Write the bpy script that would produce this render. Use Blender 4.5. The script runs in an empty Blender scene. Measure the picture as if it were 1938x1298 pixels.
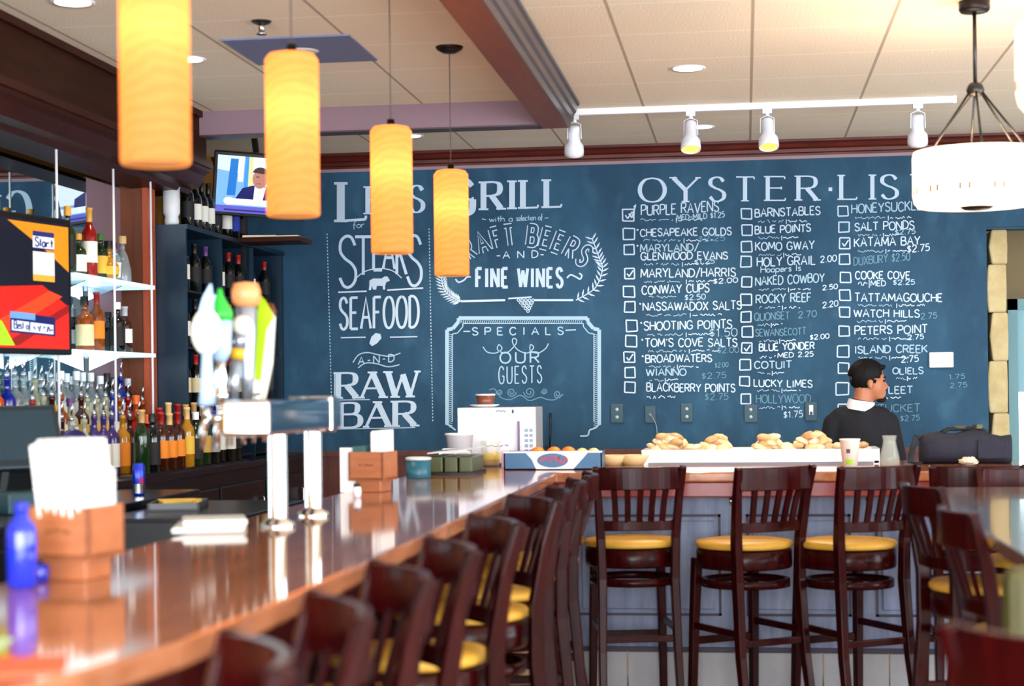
import bpy, bmesh, math, random
from mathutils import Vector, Matrix, Euler

random.seed(7)
SC = bpy.context.scene
COL = SC.collection
PI = math.pi

# ------------------------------------------------------------------ camera
FPX, PCX, PCY = 3250.0, 969.0, 735.0          # focal length and principal point in pixels of a 1938 x 1298 frame
PSI, RHO, CAMZ = math.atan(441 / 3250.0), 0.012, 1.46
FW = Vector((-math.sin(PSI), math.cos(PSI), 0))
R0 = Vector((math.cos(PSI), math.sin(PSI), 0))
U0 = Vector((0, 0, 1))
RT = R0 * math.cos(RHO) - U0 * math.sin(RHO)
UP = U0 * math.cos(RHO) + R0 * math.sin(RHO)
cam_data = bpy.data.cameras.new('camera')
cam = bpy.data.objects.new('camera', cam_data)
COL.objects.link(cam)
cam.matrix_world = Matrix(((RT.x, UP.x, -FW.x, 0), (RT.y, UP.y, -FW.y, 0), (RT.z, UP.z, -FW.z, CAMZ), (0, 0, 0, 1)))
cam_data.sensor_width = 36.0
cam_data.lens = FPX / 1938 * 36
cam_data.shift_y = (PCY - 649) / 1938
cam_data.clip_start = 0.05
cam_data.dof.use_dof = True
cam_data.dof.focus_distance = 10.6
cam_data.dof.aperture_fstop = 2.7
SC.camera = cam


def at(px, py, X=None, Y=None, Z=None):
    """the point of the room seen at a pixel, on the plane X=, Y= or Z="""
    d = FW + RT * ((px - PCX) / FPX) + UP * ((PCY - py) / FPX)
    t = X / d.x if X is not None else Y / d.y if Y is not None else (Z - CAMZ) / d.z
    return Vector((d.x * t, d.y * t, CAMZ + d.z * t))


# ------------------------------------------------------------------ world, light, exposure
vs = SC.view_settings
vs.view_transform = 'Standard'
vs.look = 'None'
vs.exposure = 0.6
vs.gamma = 1.0
vs.use_curve_mapping = False
SC.cycles.max_bounces = 8
SC.cycles.diffuse_bounces = 3
SC.cycles.glossy_bounces = 4
SC.cycles.transmission_bounces = 6
SC.cycles.transparent_max_bounces = 8
SC.cycles.caustics_reflective = False
SC.cycles.caustics_refractive = False
SC.cycles.sample_clamp_indirect = 4.0
SC.cycles.sample_clamp_direct = 30.0

world = bpy.data.worlds.new('world')
SC.world = world
world.use_nodes = True
bg = world.node_tree.nodes['Background']
bg.inputs[0].default_value = (0.55, 0.72, 1.0, 1)
bg.inputs[1].default_value = 0.6


def area(name, loc, direction, sx, sy, power, color):
    l = bpy.data.lights.new(name, 'AREA')
    l.shape = 'RECTANGLE'
    l.size, l.size_y = sx, sy
    l.energy = power
    l.color = color
    o = bpy.data.objects.new(name, l)
    COL.objects.link(o)
    o.location = loc
    o.rotation_euler = Vector(direction).to_track_quat('-Z', 'Z').to_euler()
    return o


def point(name, loc, power, color, r=0.03):
    l = bpy.data.lights.new(name, 'POINT')
    l.energy = power
    l.color = color
    l.shadow_soft_size = r
    o = bpy.data.objects.new(name, l)
    COL.objects.link(o)
    o.location = loc
    return o


def spot(name, loc, target, power, color, ang=70, blend=0.6, r=0.04):
    l = bpy.data.lights.new(name, 'SPOT')
    l.energy = power
    l.color = color
    l.spot_size = math.radians(ang)
    l.spot_blend = blend
    l.shadow_soft_size = r
    o = bpy.data.objects.new(name, l)
    COL.objects.link(o)
    o.location = loc
    o.rotation_euler = (Vector(target) - Vector(loc)).to_track_quat('-Z', 'Y').to_euler()
    return o


DAY = (0.84, 0.92, 1.0)
# daylight through the street windows behind the camera and along the right-hand wall
for wx in (-2.32, 0.3, 2.9):
    area('daylight_front', (wx, -2.55, 1.68), (0, 1, 0.14), 2.2, 2.2, 260, DAY)
for wy in (0.6, 3.6, 6.6):
    area('daylight_right', (4.55, wy, 1.6), (-1, 0, 0.12), 2.0, 2.0, 115, DAY)


# ------------------------------------------------------------------ materials
def lin(c):
    c = c / 255.0
    return c / 12.92 if c <= 0.04045 else ((c + 0.055) / 1.055) ** 2.4


def rgb(r, g, b):
    return (lin(r), lin(g), lin(b), 1.0)


MATS = {}


def mat(name, col=(128, 128, 128), rough=0.5, metal=0.0, spec=0.5, trans=0.0, emit=None, estr=0.0, coat=0.0,
        noise=None, nscale=8.0, nstretch=(1, 1, 1), bump=0.0, bscale=60.0, ior=1.45, nlo=0.35, nhi=0.65, alpha=1.0):
    if name in MATS:
        return MATS[name]
    m = bpy.data.materials.new(name)
    MATS[name] = m
    m.use_nodes = True
    nt = m.node_tree
    b = nt.nodes['Principled BSDF']
    b.inputs['Base Color'].default_value = rgb(*col)
    b.inputs['Roughness'].default_value = rough
    b.inputs['Metallic'].default_value = metal
    b.inputs['Specular IOR Level'].default_value = spec
    b.inputs['Transmission Weight'].default_value = trans
    b.inputs['IOR'].default_value = ior
    b.inputs['Alpha'].default_value = alpha
    b.inputs['Coat Weight'].default_value = coat
    b.inputs['Coat Roughness'].default_value = 0.05
    if emit:
        b.inputs['Emission Color'].default_value = rgb(*emit)
        b.inputs['Emission Strength'].default_value = estr
    if noise or bump:
        tc = nt.nodes.new('ShaderNodeTexCoord')
        mp = nt.nodes.new('ShaderNodeMapping')
        mp.inputs['Scale'].default_value = nstretch
        nt.links.new(tc.outputs['Object'], mp.inputs['Vector'])
    if noise:
        n = nt.nodes.new('ShaderNodeTexNoise')
        n.inputs['Scale'].default_value = nscale
        n.inputs['Detail'].default_value = 6
        n.inputs['Roughness'].default_value = 0.6
        r = nt.nodes.new('ShaderNodeValToRGB')
        r.color_ramp.elements[0].position = nlo
        r.color_ramp.elements[1].position = nhi
        r.color_ramp.elements[0].color = rgb(*col)
        r.color_ramp.elements[1].color = rgb(*noise)
        nt.links.new(mp.outputs[0], n.inputs['Vector'])
        nt.links.new(n.outputs[0], r.inputs[0])
        nt.links.new(r.outputs[0], b.inputs['Base Color'])
    if bump:
        n2 = nt.nodes.new('ShaderNodeTexNoise')
        n2.inputs['Scale'].default_value = bscale
        n2.inputs['Detail'].default_value = 3
        bp = nt.nodes.new('ShaderNodeBump')
        bp.inputs['Strength'].default_value = bump
        bp.inputs['Distance'].default_value = 0.01
        nt.links.new(mp.outputs[0], n2.inputs['Vector'])
        nt.links.new(n2.outputs[0], bp.inputs['Height'])
        nt.links.new(bp.outputs[0], b.inputs['Normal'])
    return m


def shade_mat(name, col, weight=0.75, swirl=False, glow_col=None, glow_s=0.0):
    """lamp glass that lets the bulb's light through"""
    m = bpy.data.materials.new(name)
    MATS[name] = m
    m.use_nodes = True
    nt = m.node_tree
    nt.nodes.remove(nt.nodes['Principled BSDF'])
    out = nt.nodes['Material Output']
    t = nt.nodes.new('ShaderNodeBsdfTranslucent')
    d = nt.nodes.new('ShaderNodeBsdfDiffuse')
    mx = nt.nodes.new('ShaderNodeMixShader')
    mx.inputs[0].default_value = weight
    t.inputs[0].default_value = rgb(*col)
    d.inputs[0].default_value = rgb(*col)
    if swirl:
        tc = nt.nodes.new('ShaderNodeTexCoord')
        mp = nt.nodes.new('ShaderNodeMapping')
        mp.inputs['Rotation'].default_value = (0.35, 0.25, 0)
        w = nt.nodes.new('ShaderNodeTexWave')
        w.bands_direction = 'Z'
        w.inputs['Scale'].default_value = 11
        w.inputs['Distortion'].default_value = 6
        w.inputs['Detail'].default_value = 2
        r = nt.nodes.new('ShaderNodeValToRGB')
        r.color_ramp.elements[0].color = rgb(*[int(c * .93) for c in col])
        r.color_ramp.elements[1].color = rgb(*col)
        for a, c in ((tc.outputs['Object'], mp.inputs[0]), (mp.outputs[0], w.inputs[0]), (w.outputs[0], r.inputs[0]), (r.outputs[0], t.inputs[0]), (r.outputs[0], d.inputs[0])):
            nt.links.new(a, c)
    nt.links.new(d.outputs[0], mx.inputs[1])
    nt.links.new(t.outputs[0], mx.inputs[2])
    res = mx.outputs[0]
    if glow_col:
        e = nt.nodes.new('ShaderNodeEmission')
        e.inputs[0].default_value = rgb(*glow_col)
        e.inputs[1].default_value = glow_s
        ad = nt.nodes.new('ShaderNodeAddShader')
        nt.links.new(res, ad.inputs[0])
        nt.links.new(e.outputs[0], ad.inputs[1])
        res = ad.outputs[0]
    nt.links.new(res, out.inputs[0])
    return m


def glow(name, col, s=1.0):
    return mat(name, (10, 10, 10), rough=0.15, emit=col, estr=s)


# ------------------------------------------------------------------ mesh building
class MB:
    def __init__(self):
        self.v, self.f, self.s, self.m = [], [], [], []

    def add(self, vs_, fs, smooth=False, mi=0):
        o = len(self.v)
        self.v += [tuple(p) for p in vs_]
        for i, f in enumerate(fs):
            self.f.append([o + k for k in f])
            self.s.append(smooth if isinstance(smooth, bool) else smooth[i])
            self.m.append(mi)
        return self

    def box(self, c, s, rz=0.0, mi=0, rot=None):
        M = rot if rot is not None else Matrix.Rotation(rz, 3, 'Z')
        c = Vector(c)
        vv = []
        for x in (-.5, .5):
            for y in (-.5, .5):
                for z in (-.5, .5):
                    vv.append(c + M @ Vector((x * s[0], y * s[1], z * s[2])))
        return self.add(vv, [(0, 1, 3, 2), (4, 6, 7, 5), (0, 4, 5, 1), (2, 3, 7, 6), (0, 2, 6, 4), (1, 5, 7, 3)], False, mi)

    def span(self, a, b, mi=0):
        return self.box([(a[i] + b[i]) / 2 for i in range(3)], [abs(b[i] - a[i]) for i in range(3)], mi=mi)

    def lathe(self, prof, c=(0, 0, 0), n=24, axis=None, mi=0, cap=True, a0=0.0, a1=2 * PI):
        """prof: (radius, height) pairs from bottom to top"""
        c = Vector(c)
        Q = Matrix.Identity(3) if axis is None else Vector((0, 0, 1)).rotation_difference(Vector(axis)).to_matrix()
        full = abs(a1 - a0 - 2 * PI) < 1e-6
        k = n if full else n + 1
        vv, ff, ss = [], [], []
        for r, z in prof:
            for i in range(k):
                a = a0 + (a1 - a0) * i / n
                vv.append(c + Q @ Vector((r * math.cos(a), r * math.sin(a), z)))
        for j in range(len(prof) - 1):
            for i in range(n):
                i2 = (i + 1) % k
                ff.append((j * k + i, j * k + i2, (j + 1) * k + i2, (j + 1) * k + i))
                ss.append(True)
        if cap and full:
            if prof[0][0] > 1e-5:
                ff.append(tuple(reversed(range(k))))
                ss.append(False)
            if prof[-1][0] > 1e-5:
                ff.append(tuple((len(prof) - 1) * k + i for i in range(k)))
                ss.append(False)
        return self.add(vv, ff, ss, mi)

    def cyl(self, p0, p1, r0, r1=None, n=16, mi=0):
        p0, p1 = Vector(p0), Vector(p1)
        d = p1 - p0
        return self.lathe([(r0, 0), (r1 if r1 is not None else r0, d.length)], p0, n, d, mi)

    def tube(self, pts, r, n=8, mi=0, closed=False):
        pts = [Vector(p) for p in pts]
        rr = r if isinstance(r, (list, tuple)) else [r] * len(pts)
        vv, ff = [], []
        L = len(pts)
        ref = None
        for i, p in enumerate(pts):
            if closed:
                t = pts[(i + 1) % L] - pts[i - 1]
            else:
                t = pts[min(i + 1, L - 1)] - pts[max(i - 1, 0)]
            t.normalize()
            if ref is None:
                ref = t.orthogonal().normalized()
            ref = (ref - t * ref.dot(t)).normalized()
            b = t.cross(ref)
            for k in range(n):
                a = 2 * PI * k / n
                vv.append(p + (ref * math.cos(a) + b * math.sin(a)) * rr[i])
        for i in range(L if closed else L - 1):
            j = (i + 1) % L
            for k in range(n):
                k2 = (k + 1) % n
                ff.append((i * n + k, i * n + k2, j * n + k2, j * n + k))
        ss = [True] * len(ff)
        if not closed:
            ff.append(tuple(reversed(range(n))))
            ff.append(tuple((L - 1) * n + k for k in range(n)))
            ss += [False, False]
        return self.add(vv, ff, ss, mi)

    def sweep(self, pts, w, d, side=(1, 0, 0), mi=0):
        """rectangular bar of width w (along side) and depth d along pts"""
        pts = [Vector(p) for p in pts]
        L = len(pts)
        vv, ff = [], []
        for i, p in enumerate(pts):
            t = (pts[min(i + 1, L - 1)] - pts[max(i - 1, 0)]).normalized()
            s = Vector(side[i]) if isinstance(side, list) else Vector(side)
            s = (s - t * s.dot(t)).normalized()
            b = t.cross(s)
            wi = w[i] if isinstance(w, (list, tuple)) else w
            di = d[i] if isinstance(d, (list, tuple)) else d
            for sx, sy in ((-.5, -.5), (.5, -.5), (.5, .5), (-.5, .5)):
                vv.append(p + s * (sx * wi) + b * (sy * di))
        for i in range(L - 1):
            for k in range(4):
                k2 = (k + 1) % 4
                ff.append((i * 4 + k, i * 4 + k2, i * 4 + 4 + k2, i * 4 + 4 + k))
        ff += [(3, 2, 1, 0), tuple((L - 1) * 4 + k for k in range(4))]
        return self.add(vv, ff, False, mi)

    def prism(self, poly, z0, z1, mi=0):
        n = len(poly)
        vv = [(x, y, z0) for x, y in poly] + [(x, y, z1) for x, y in poly]
        ff = [tuple(reversed(range(n))), tuple(range(n, 2 * n))]
        ff += [(i, (i + 1) % n, n + (i + 1) % n, n + i) for i in range(n)]
        return self.add(vv, ff, False, mi)

    def extrude(self, poly3, vec, mi=0):
        n = len(poly3)
        vec = Vector(vec)
        vv = [Vector(p) for p in poly3] + [Vector(p) + vec for p in poly3]
        ff = [tuple(reversed(range(n))), tuple(range(n, 2 * n))]
        ff += [(i, (i + 1) % n, n + (i + 1) % n, n + i) for i in range(n)]
        return self.add(vv, ff, False, mi)

    def ball(self, c, r, n=16, m=10, mi=0, rot=None):
        c = Vector(c)
        r = Vector(r) if not isinstance(r, (int, float)) else Vector((r, r, r))
        vv, ff = [], []
        M = rot if rot is not None else Matrix.Identity(3)
        for j in range(m + 1):
            t = PI * j / m
            for i in range(n):
                a = 2 * PI * i / n
                vv.append(c + M @ Vector((r.x * math.sin(t) * math.cos(a), r.y * math.sin(t) * math.sin(a), -r.z * math.cos(t))))
        for j in range(m):
            for i in range(n):
                i2 = (i + 1) % n
                ff.append((j * n + i, j * n + i2, (j + 1) * n + i2, (j + 1) * n + i))
        return self.add(vv, ff, True, mi)

    def mesh(self, name, mats):
        me = bpy.data.meshes.new(name)
        me.from_pydata(self.v, [], self.f)
        for m in (mats if isinstance(mats, (list, tuple)) else [mats]):
            me.materials.append(m)
        me.polygons.foreach_set('use_smooth', self.s)
        me.polygons.foreach_set('material_index', self.m)
        bm = bmesh.new()
        bm.from_mesh(me)
        bmesh.ops.remove_doubles(bm, verts=bm.verts, dist=1e-6)
        bmesh.ops.recalc_face_normals(bm, faces=bm.faces)
        bm.to_mesh(me)
        bm.free()
        return me

    def build(self, name, mats, parent=None, loc=None, bevel=0.0, rotz=0.0, label=None):
        return link(name, self.mesh(name, mats), parent, loc, bevel, rotz, label)


def link(name, me, parent=None, loc=None, bevel=0.0, rotz=0.0, label=None):
    o = bpy.data.objects.new(name, me)
    COL.objects.link(o)
    if parent is not None:
        o.parent = parent
    if loc is not None:
        o.location = loc
    if rotz:
        o.rotation_euler = (0, 0, rotz)
    if bevel:
        b = o.modifiers.new('bevel', 'BEVEL')
        b.width = bevel
        b.segments = 2
        b.limit_method = 'ANGLE'
        b.angle_limit = math.radians(40)
    if label:
        o['label'] = label
    return o


def thing(name, label, cat, loc=(0, 0, 0), rotz=0.0, group=None):
    o = bpy.data.objects.new(name, None)
    COL.objects.link(o)
    o.empty_display_size = 0.1
    o.location = loc
    o.rotation_euler = (0, 0, rotz)
    o['label'] = label
    o['category'] = cat
    if group:
        o['group'] = group
    return o


def tag(o, label, cat, group=None):
    o['label'] = label
    o['category'] = cat
    if group:
        o['group'] = group
    return o


def struct(o, label=None, cat=None):
    o['kind'] = 'structure'
    if label:
        o['label'] = label
        o['category'] = cat
    return o


def dup(root, loc, rotz, label):
    """a copy of a thing with copies of its parts and sub-parts"""
    r = root.copy()
    COL.objects.link(r)
    r.location = loc
    r.rotation_euler = (0, 0, rotz)
    r['label'] = label
    for ch in list(root.children):
        c = ch.copy()
        COL.objects.link(c)
        c.parent = r
        for g in list(ch.children):
            d = g.copy()
            COL.objects.link(d)
            d.parent = c
    return r


def arc(cx, cy, r, a0, a1, n, z=0.0):
    return [Vector((cx + r * math.cos(a0 + (a1 - a0) * i / n), cy + r * math.sin(a0 + (a1 - a0) * i / n), z)) for i in range(n + 1)]


def smooth_pts(pts, n=5):
    """Catmull-Rom through 2-d points"""
    P = [pts[0]] + list(pts) + [pts[-1]]
    out = []
    for i in range(1, len(P) - 2):
        for k in range(n):
            t = k / n
            q = []
            for d in range(len(pts[0])):
                a, b, c, e = P[i - 1][d], P[i][d], P[i + 1][d], P[i + 2][d]
                q.append(0.5 * (2 * b + (c - a) * t + (2 * a - 5 * b + 4 * c - e) * t * t + (3 * b - a - 3 * c + e) * t ** 3))
            out.append(tuple(q))
    out.append(tuple(pts[-1]))
    return out


ORD = 'first second third fourth fifth sixth seventh eighth ninth tenth eleventh twelfth thirteenth fourteenth fifteenth sixteenth seventeenth eighteenth nineteenth twentieth'.split()

# common materials
WOOD = mat('mahogany', (32, 2, 4), rough=0.24, spec=0.16, noise=(50, 5, 5), nscale=6, nstretch=(6, 6, 0.8))
TRIMW = mat('dark_trim_wood', (40, 14, 9), rough=0.4, spec=.12, noise=(56, 20, 12), nscale=4, nstretch=(1, 8, 8))
SOFFITW = mat('soffit_wood', (34, 13, 5), rough=0.5, spec=.1, noise=(48, 19, 7), nscale=3, nstretch=(8, 1, 8))
BLACK = mat('black_plastic', (12, 13, 16), rough=0.35)
DARKTEAL = mat('dark_teal_paint', (14, 52, 72), rough=0.45, noise=(20, 62, 82), nscale=3)
STEEL = mat('polished_steel', (205, 208, 215), rough=0.12, metal=1.0)
GUN = mat('gunmetal', (60, 58, 56), rough=0.35, metal=0.9)
WHITE = mat('white_paint', (235, 236, 240), rough=0.4)
PAPER = mat('white_paper', (242, 242, 240), rough=0.8)
CLEAR = mat('clear_glass', (235, 245, 245), rough=0.03, trans=1.0)

# ================================================================== the room
YB, ZC, XL, XR, YF = 11.0, 3.0, -3.45, 4.6, -2.7
YCH = YB - 0.03                                   # face of the chalkboard

floor_m = mat('floor_tile', (176, 158, 138), rough=0.4, noise=(190, 172, 152), nscale=5)
struct(MB().span((XL - .2, YF - .2, -0.1), (XR + .2, 13.2, 0)).build('floor', floor_m))


def ceiling_material():
    m = mat('ceiling_tiles', (196, 188, 178), rough=0.9, bump=0.25, bscale=90)
    nt = m.node_tree
    b = nt.nodes['Principled BSDF']
    geo = nt.nodes.new('ShaderNodeNewGeometry')
    sep = nt.nodes.new('ShaderNodeSeparateXYZ')
    nt.links.new(geo.outputs['Position'], sep.inputs[0])

    def line(sock, off, per, w):
        a = nt.nodes.new('ShaderNodeMath'); a.operation = 'ADD'; a.inputs[1].default_value = -off + 100 * per + w / 2
        c = nt.nodes.new('ShaderNodeMath'); c.operation = 'MODULO'; c.inputs[1].default_value = per
        l = nt.nodes.new('ShaderNodeMath'); l.operation = 'LESS_THAN'; l.inputs[1].default_value = w
        nt.links.new(sock, a.inputs[0]); nt.links.new(a.outputs[0], c.inputs[0]); nt.links.new(c.outputs[0], l.inputs[0])
        return l.outputs[0]
    gx = line(sep.outputs[0], 0.05, 0.585, 0.014)
    gy = line(sep.outputs[1], 7.51, 0.605, 0.014)
    noise = nt.nodes.new('ShaderNodeTexNoise')
    noise.inputs['Scale'].default_value = 120
    ramp = nt.nodes.new('ShaderNodeValToRGB')
    ramp.color_ramp.elements[0].color = rgb(232, 220, 198)
    ramp.color_ramp.elements[1].color = rgb(244, 232, 212)
    nt.links.new(geo.outputs['Position'], noise.inputs['Vector'])
    nt.links.new(noise.outputs[0], ramp.inputs[0])
    m1 = nt.nodes.new('ShaderNodeMixRGB'); m1.inputs[2].default_value = rgb(176, 160, 142)
    m2 = nt.nodes.new('ShaderNodeMixRGB'); m2.inputs[2].default_value = rgb(252, 244, 230)
    nt.links.new(gy, m2.inputs[0]); nt.links.new(ramp.outputs[0], m2.inputs[1])
    nt.links.new(gx, m1.inputs[0]); nt.links.new(m2.outputs[0], m1.inputs[1])
    nt.links.new(m1.outputs[0], b.inputs['Base Color'])
    return m


struct(MB().span((XL - .2, YF - .2, ZC), (XR + .2, 13.2, ZC + .1)).build('ceiling', ceiling_material()))

# back wall with the doorway at its right-hand end
DX0, DX1, DZ = 1.498, 3.2, 2.415
wall_m = mat('wall_paint_teal', (38, 78, 100), rough=0.7)
b = MB().span((XL - .2, YB, 0), (DX0, YB + .15, ZC)).span((DX0, YB, DZ), (DX1, YB + .15, ZC)).span((DX1, YB, 0), (XR + .2, YB + .15, ZC))
struct(b.build('wall_back', wall_m))
mustard = mat('wall_paint_mustard', (150, 104, 28), rough=0.7)
struct(MB().span((XL - .15, YF, 0), (XL, YB, ZC)).build('wall_left', mustard))
cream = mat('wall_paint_cream', (226, 206, 174), rough=0.8)
# right wall and front wall with window openings
WZ0, WZ1 = 0.55, 2.65
b = MB().span((XR, YF, 0), (XR + .15, YB, WZ0)).span((XR, YF, WZ1), (XR + .15, YB, ZC))
ys = [YF, -0.4, 1.6, 2.6, 4.6, 5.6, 7.6, YB]
for i in range(0, 8, 2):
    b.span((XR, ys[i], WZ0), (XR + .15, ys[i + 1], WZ1))
struct(b.build('wall_right', cream))
b = MB().span((XL, YF - .15, 0), (XR, YF, WZ0)).span((XL, YF - .15, 2.8), (XR, YF, ZC))
xs = [XL, -3.42, -1.22, -0.8, 1.4, 1.8, 4.0, XR]
for i in range(0, 8, 2):
    b.span((xs[i], YF - .15, WZ0), (xs[i + 1], YF, 2.8))
struct(b.build('wall_front', cream))
frame_m = mat('window_frame_paint', (60, 40, 34), rough=0.4)
wn = 0
for (x0, x1) in ((-3.42, -1.22), (-0.8, 1.4), (1.8, 4.0)):
    wn += 1
    b = MB()
    for a, c in (((x0, YF - .1, WZ0), (x0 + .06, YF - .04, 2.8)), ((x1 - .06, YF - .1, WZ0), (x1, YF - .04, 2.8)),
                 ((x0, YF - .1, WZ0), (x1, YF - .04, WZ0 + .06)), ((x0, YF - .1, 2.74), (x1, YF - .04, 2.8)),
                 (((x0 + x1) / 2 - .03, YF - .1, WZ0), ((x0 + x1) / 2 + .03, YF - .04, 2.8))):
        b.span(a, c)
    struct(b.build('window_%d' % wn, frame_m))
for (y0, y1) in ((-0.4, 1.6), (2.6, 4.6), (5.6, 7.6)):
    wn += 1
    b = MB()
    for a, c in (((XR + .04, y0, WZ0), (XR + .1, y0 + .06, WZ1)), ((XR + .04, y1 - .06, WZ0), (XR + .1, y1, WZ1)),
                 ((XR + .04, y0, WZ0), (XR + .1, y1, WZ0 + .06)), ((XR + .04, y0, WZ1 - .06), (XR + .1, y1, WZ1)),
                 ((XR + .04, (y0 + y1) / 2 - .03, WZ0), (XR + .1, (y0 + y1) / 2 + .03, WZ1))):
        b.span(a, c)
    struct(b.build('window_%d' % wn, frame_m))

# vestibule beyond the doorway: rough stone jamb and a blue-green glazed door
stone = mat('stacked_stone', (196, 182, 140), rough=0.85, noise=(178, 158, 112), nscale=7, bump=0.4, bscale=25)
b = MB()
z = 0.0
k = 0
random.seed(3)
while z < DZ - 0.02:
    h = 0.30 + 0.04 * random.random()
    z1 = min(DZ, z + h)
    j = 0.012 * (1 if k % 2 else -1)
    b.add(*(lambda x0, x1, y0, y1, za, zb: ([(x0 - .0 + .02, y0, za), (x1, y0, za), (x1, y1, za), (x0 + .02, y1, za),
                                             (x0, y0 - .02, (za + zb) / 2), (x1, y0 - .02, (za + zb) / 2), (x1, y1, (za + zb) / 2), (x0, y1, (za + zb) / 2),
                                             (x0 + .02, y0, zb), (x1, y0, zb), (x1, y1, zb), (x0 + .02, y1, zb)],
                                            [(0, 3, 2, 1), (8, 9, 10, 11), (0, 1, 5, 4), (1, 2, 6, 5), (2, 3, 7, 6), (3, 0, 4, 7),
                                             (4, 5, 9, 8), (5, 6, 10, 9), (6, 7, 11, 10), (7, 4, 8, 11)]))(DX0 + .005 + j, DX0 + .128 + j * .3, YB + .02, YB + .4, z, z1))
    z = z1
    k += 1
struct(b.build('trim_1', stone, bevel=0.012), 'pale tan stone jamb stacked in blocks at the doorway', 'trim')
door_m = mat('door_blue_green', (78, 128, 140), rough=0.4)
dz_top = at(1915, 566, Y=YB + .3).z
dx = at(1908, 700, Y=YB + .3).x
b = MB().span((dx, YB + .28, 0), (dx + .06, YB + .34, dz_top)).span((dx, YB + .28, dz_top - .07), (2.7, YB + .34, dz_top)).span((2.6, YB + .28, 0), (2.7, YB + .34, dz_top))
b.span((dx, YB + .28, 0), (2.7, YB + .34, 0.35))
door = struct(b.build('door_1', door_m, bevel=.006))
pz = at(1930, 742, Y=YB + .31).z
MB().span((dx + .06, YB + .305, .35), (2.6, YB + .315, pz)).build('window_pane', glow('daylight_glass', (235, 245, 255), 4.5), door, label='glass pane full of bright daylight')
MB().span((dx + .06, YB + .30, pz), (2.6, YB + .32, dz_top - .07)).build('door_panel', mat('door_panel_blue', (96, 150, 165), rough=.35), door)
vest = mat('vestibule_plaster', (150, 130, 96), rough=0.9)
b = MB().span((DX0 - .4, YB + 1.9, 0), (XR + .2, YB + 2.0, ZC)).span((DX0 - .4, YB + .15, 0), (DX0 - .3, YB + 1.9, ZC))
struct(b.build('wall_vestibule', vest))

# crown along the back wall: stepped mahogany moulding with a pale strip below
CROWN = mat('crown_wood', (70, 20, 14), rough=0.3, noise=(92, 30, 20), nscale=4, nstretch=(1, 6, 6))
zt = at(1200, 277, Y=YB - .08).z
prof = [(0.0, 3.0), (0.11, 3.0), (0.11, 2.985), (0.085, 2.975), (0.075, 2.955), (0.05, 2.945), (0.045, 2.925), (0.03, 2.92), (0.03, 2.905), (0.0, 2.905)]
b = MB().extrude([(XL, YB - d, zz) for d, zz in prof], (XR - XL, 0, 0))
struct(b.build('trim_2', CROWN), 'mahogany crown moulding along the top of the chalkboard wall', 'trim')
PALE = mat('pale_mauve_paint', (150, 124, 132), rough=0.6)
struct(MB().span((XL, YB - .035, 2.885), (DX1, YB, 2.905)).build('trim_3', PALE))

# dropped beam running to the back, mauve header across the room
BEAMW = mat('beam_wood', (112, 58, 34), rough=0.5, noise=(124, 68, 42), nscale=3, nstretch=(8, 1, 8))
MOLD = mat('moulding_wood', (62, 50, 50), rough=0.28, noise=(78, 62, 60), nscale=3, nstretch=(8, 1, 8))
ZB = 2.862
HY = 9.11
HB = 0.12
b = MB().span((-1.075, YF, ZB), (-0.925, HY + HB, ZC))
struct(b.build('trim_4', BEAMW), 'dropped wooden ceiling beam running towards the chalkboard', 'beam')
prof = [(-0.925, ZC), (-0.925, ZB), (-0.918, ZB), (-0.912, ZB + .03), (-0.900, ZB + .04), (-0.896, ZB + .07), (-0.884, ZB + .085), (-0.878, ZB + .115), (-0.866, ZB + .122), (-0.866, ZC)]
b = MB().extrude([(x, YF, zz) for x, zz in prof], (0, HY + HB - YF, 0))
struct(b.build('trim_5', MOLD), 'dark grooved crown moulding on the right flank of the ceiling beam', 'trim')
MAUVE = mat('mauve_paint', (130, 104, 114), rough=0.65)
b = MB().span((XL, HY, ZB + .006), (-1.07, HY + HB, ZC))
struct(b.build('trim_6', MAUVE), 'mauve dropped ceiling header across the bar', 'beam')
struct(MB().span((XL, HY - .004, ZB), (-1.07, HY + HB + .004, ZB + .008)).build('trim_7', mat('header_edge', (70, 50, 52), rough=.5)))

# soffit along the left over the back bar
SX = -2.95
b = MB().span((XL, YF, 2.70), (SX, HY + HB, ZC))
struct(b.build('trim_8', SOFFITW), 'dark brown wooden soffit above the back bar', 'soffit')
b = MB()
for zz, d in ((2.985, .02), (2.72, .03), (2.70, .018)):
    b.span((SX - .02, YF, zz - .02), (SX + d, HY + HB + .02, zz + .015))
struct(b.build('trim_9', TRIMW), 'dark moulding strips along the soffit', 'trim')
prof = [(SX, 2.70), (SX + .02, 2.685), (SX - .01, 2.66), (SX - .04, 2.60), (SX - .09, 2.585), (SX - .1, 2.56), (SX - .3, 2.555), (SX - .3, 2.70)]
b = MB().extrude([(x, YF, zz) for x, zz in prof], (0, HY + HB - YF, 0))
struct(b.build('trim_10', TRIMW, ), 'stepped dark cornice under the soffit', 'trim')

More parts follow.
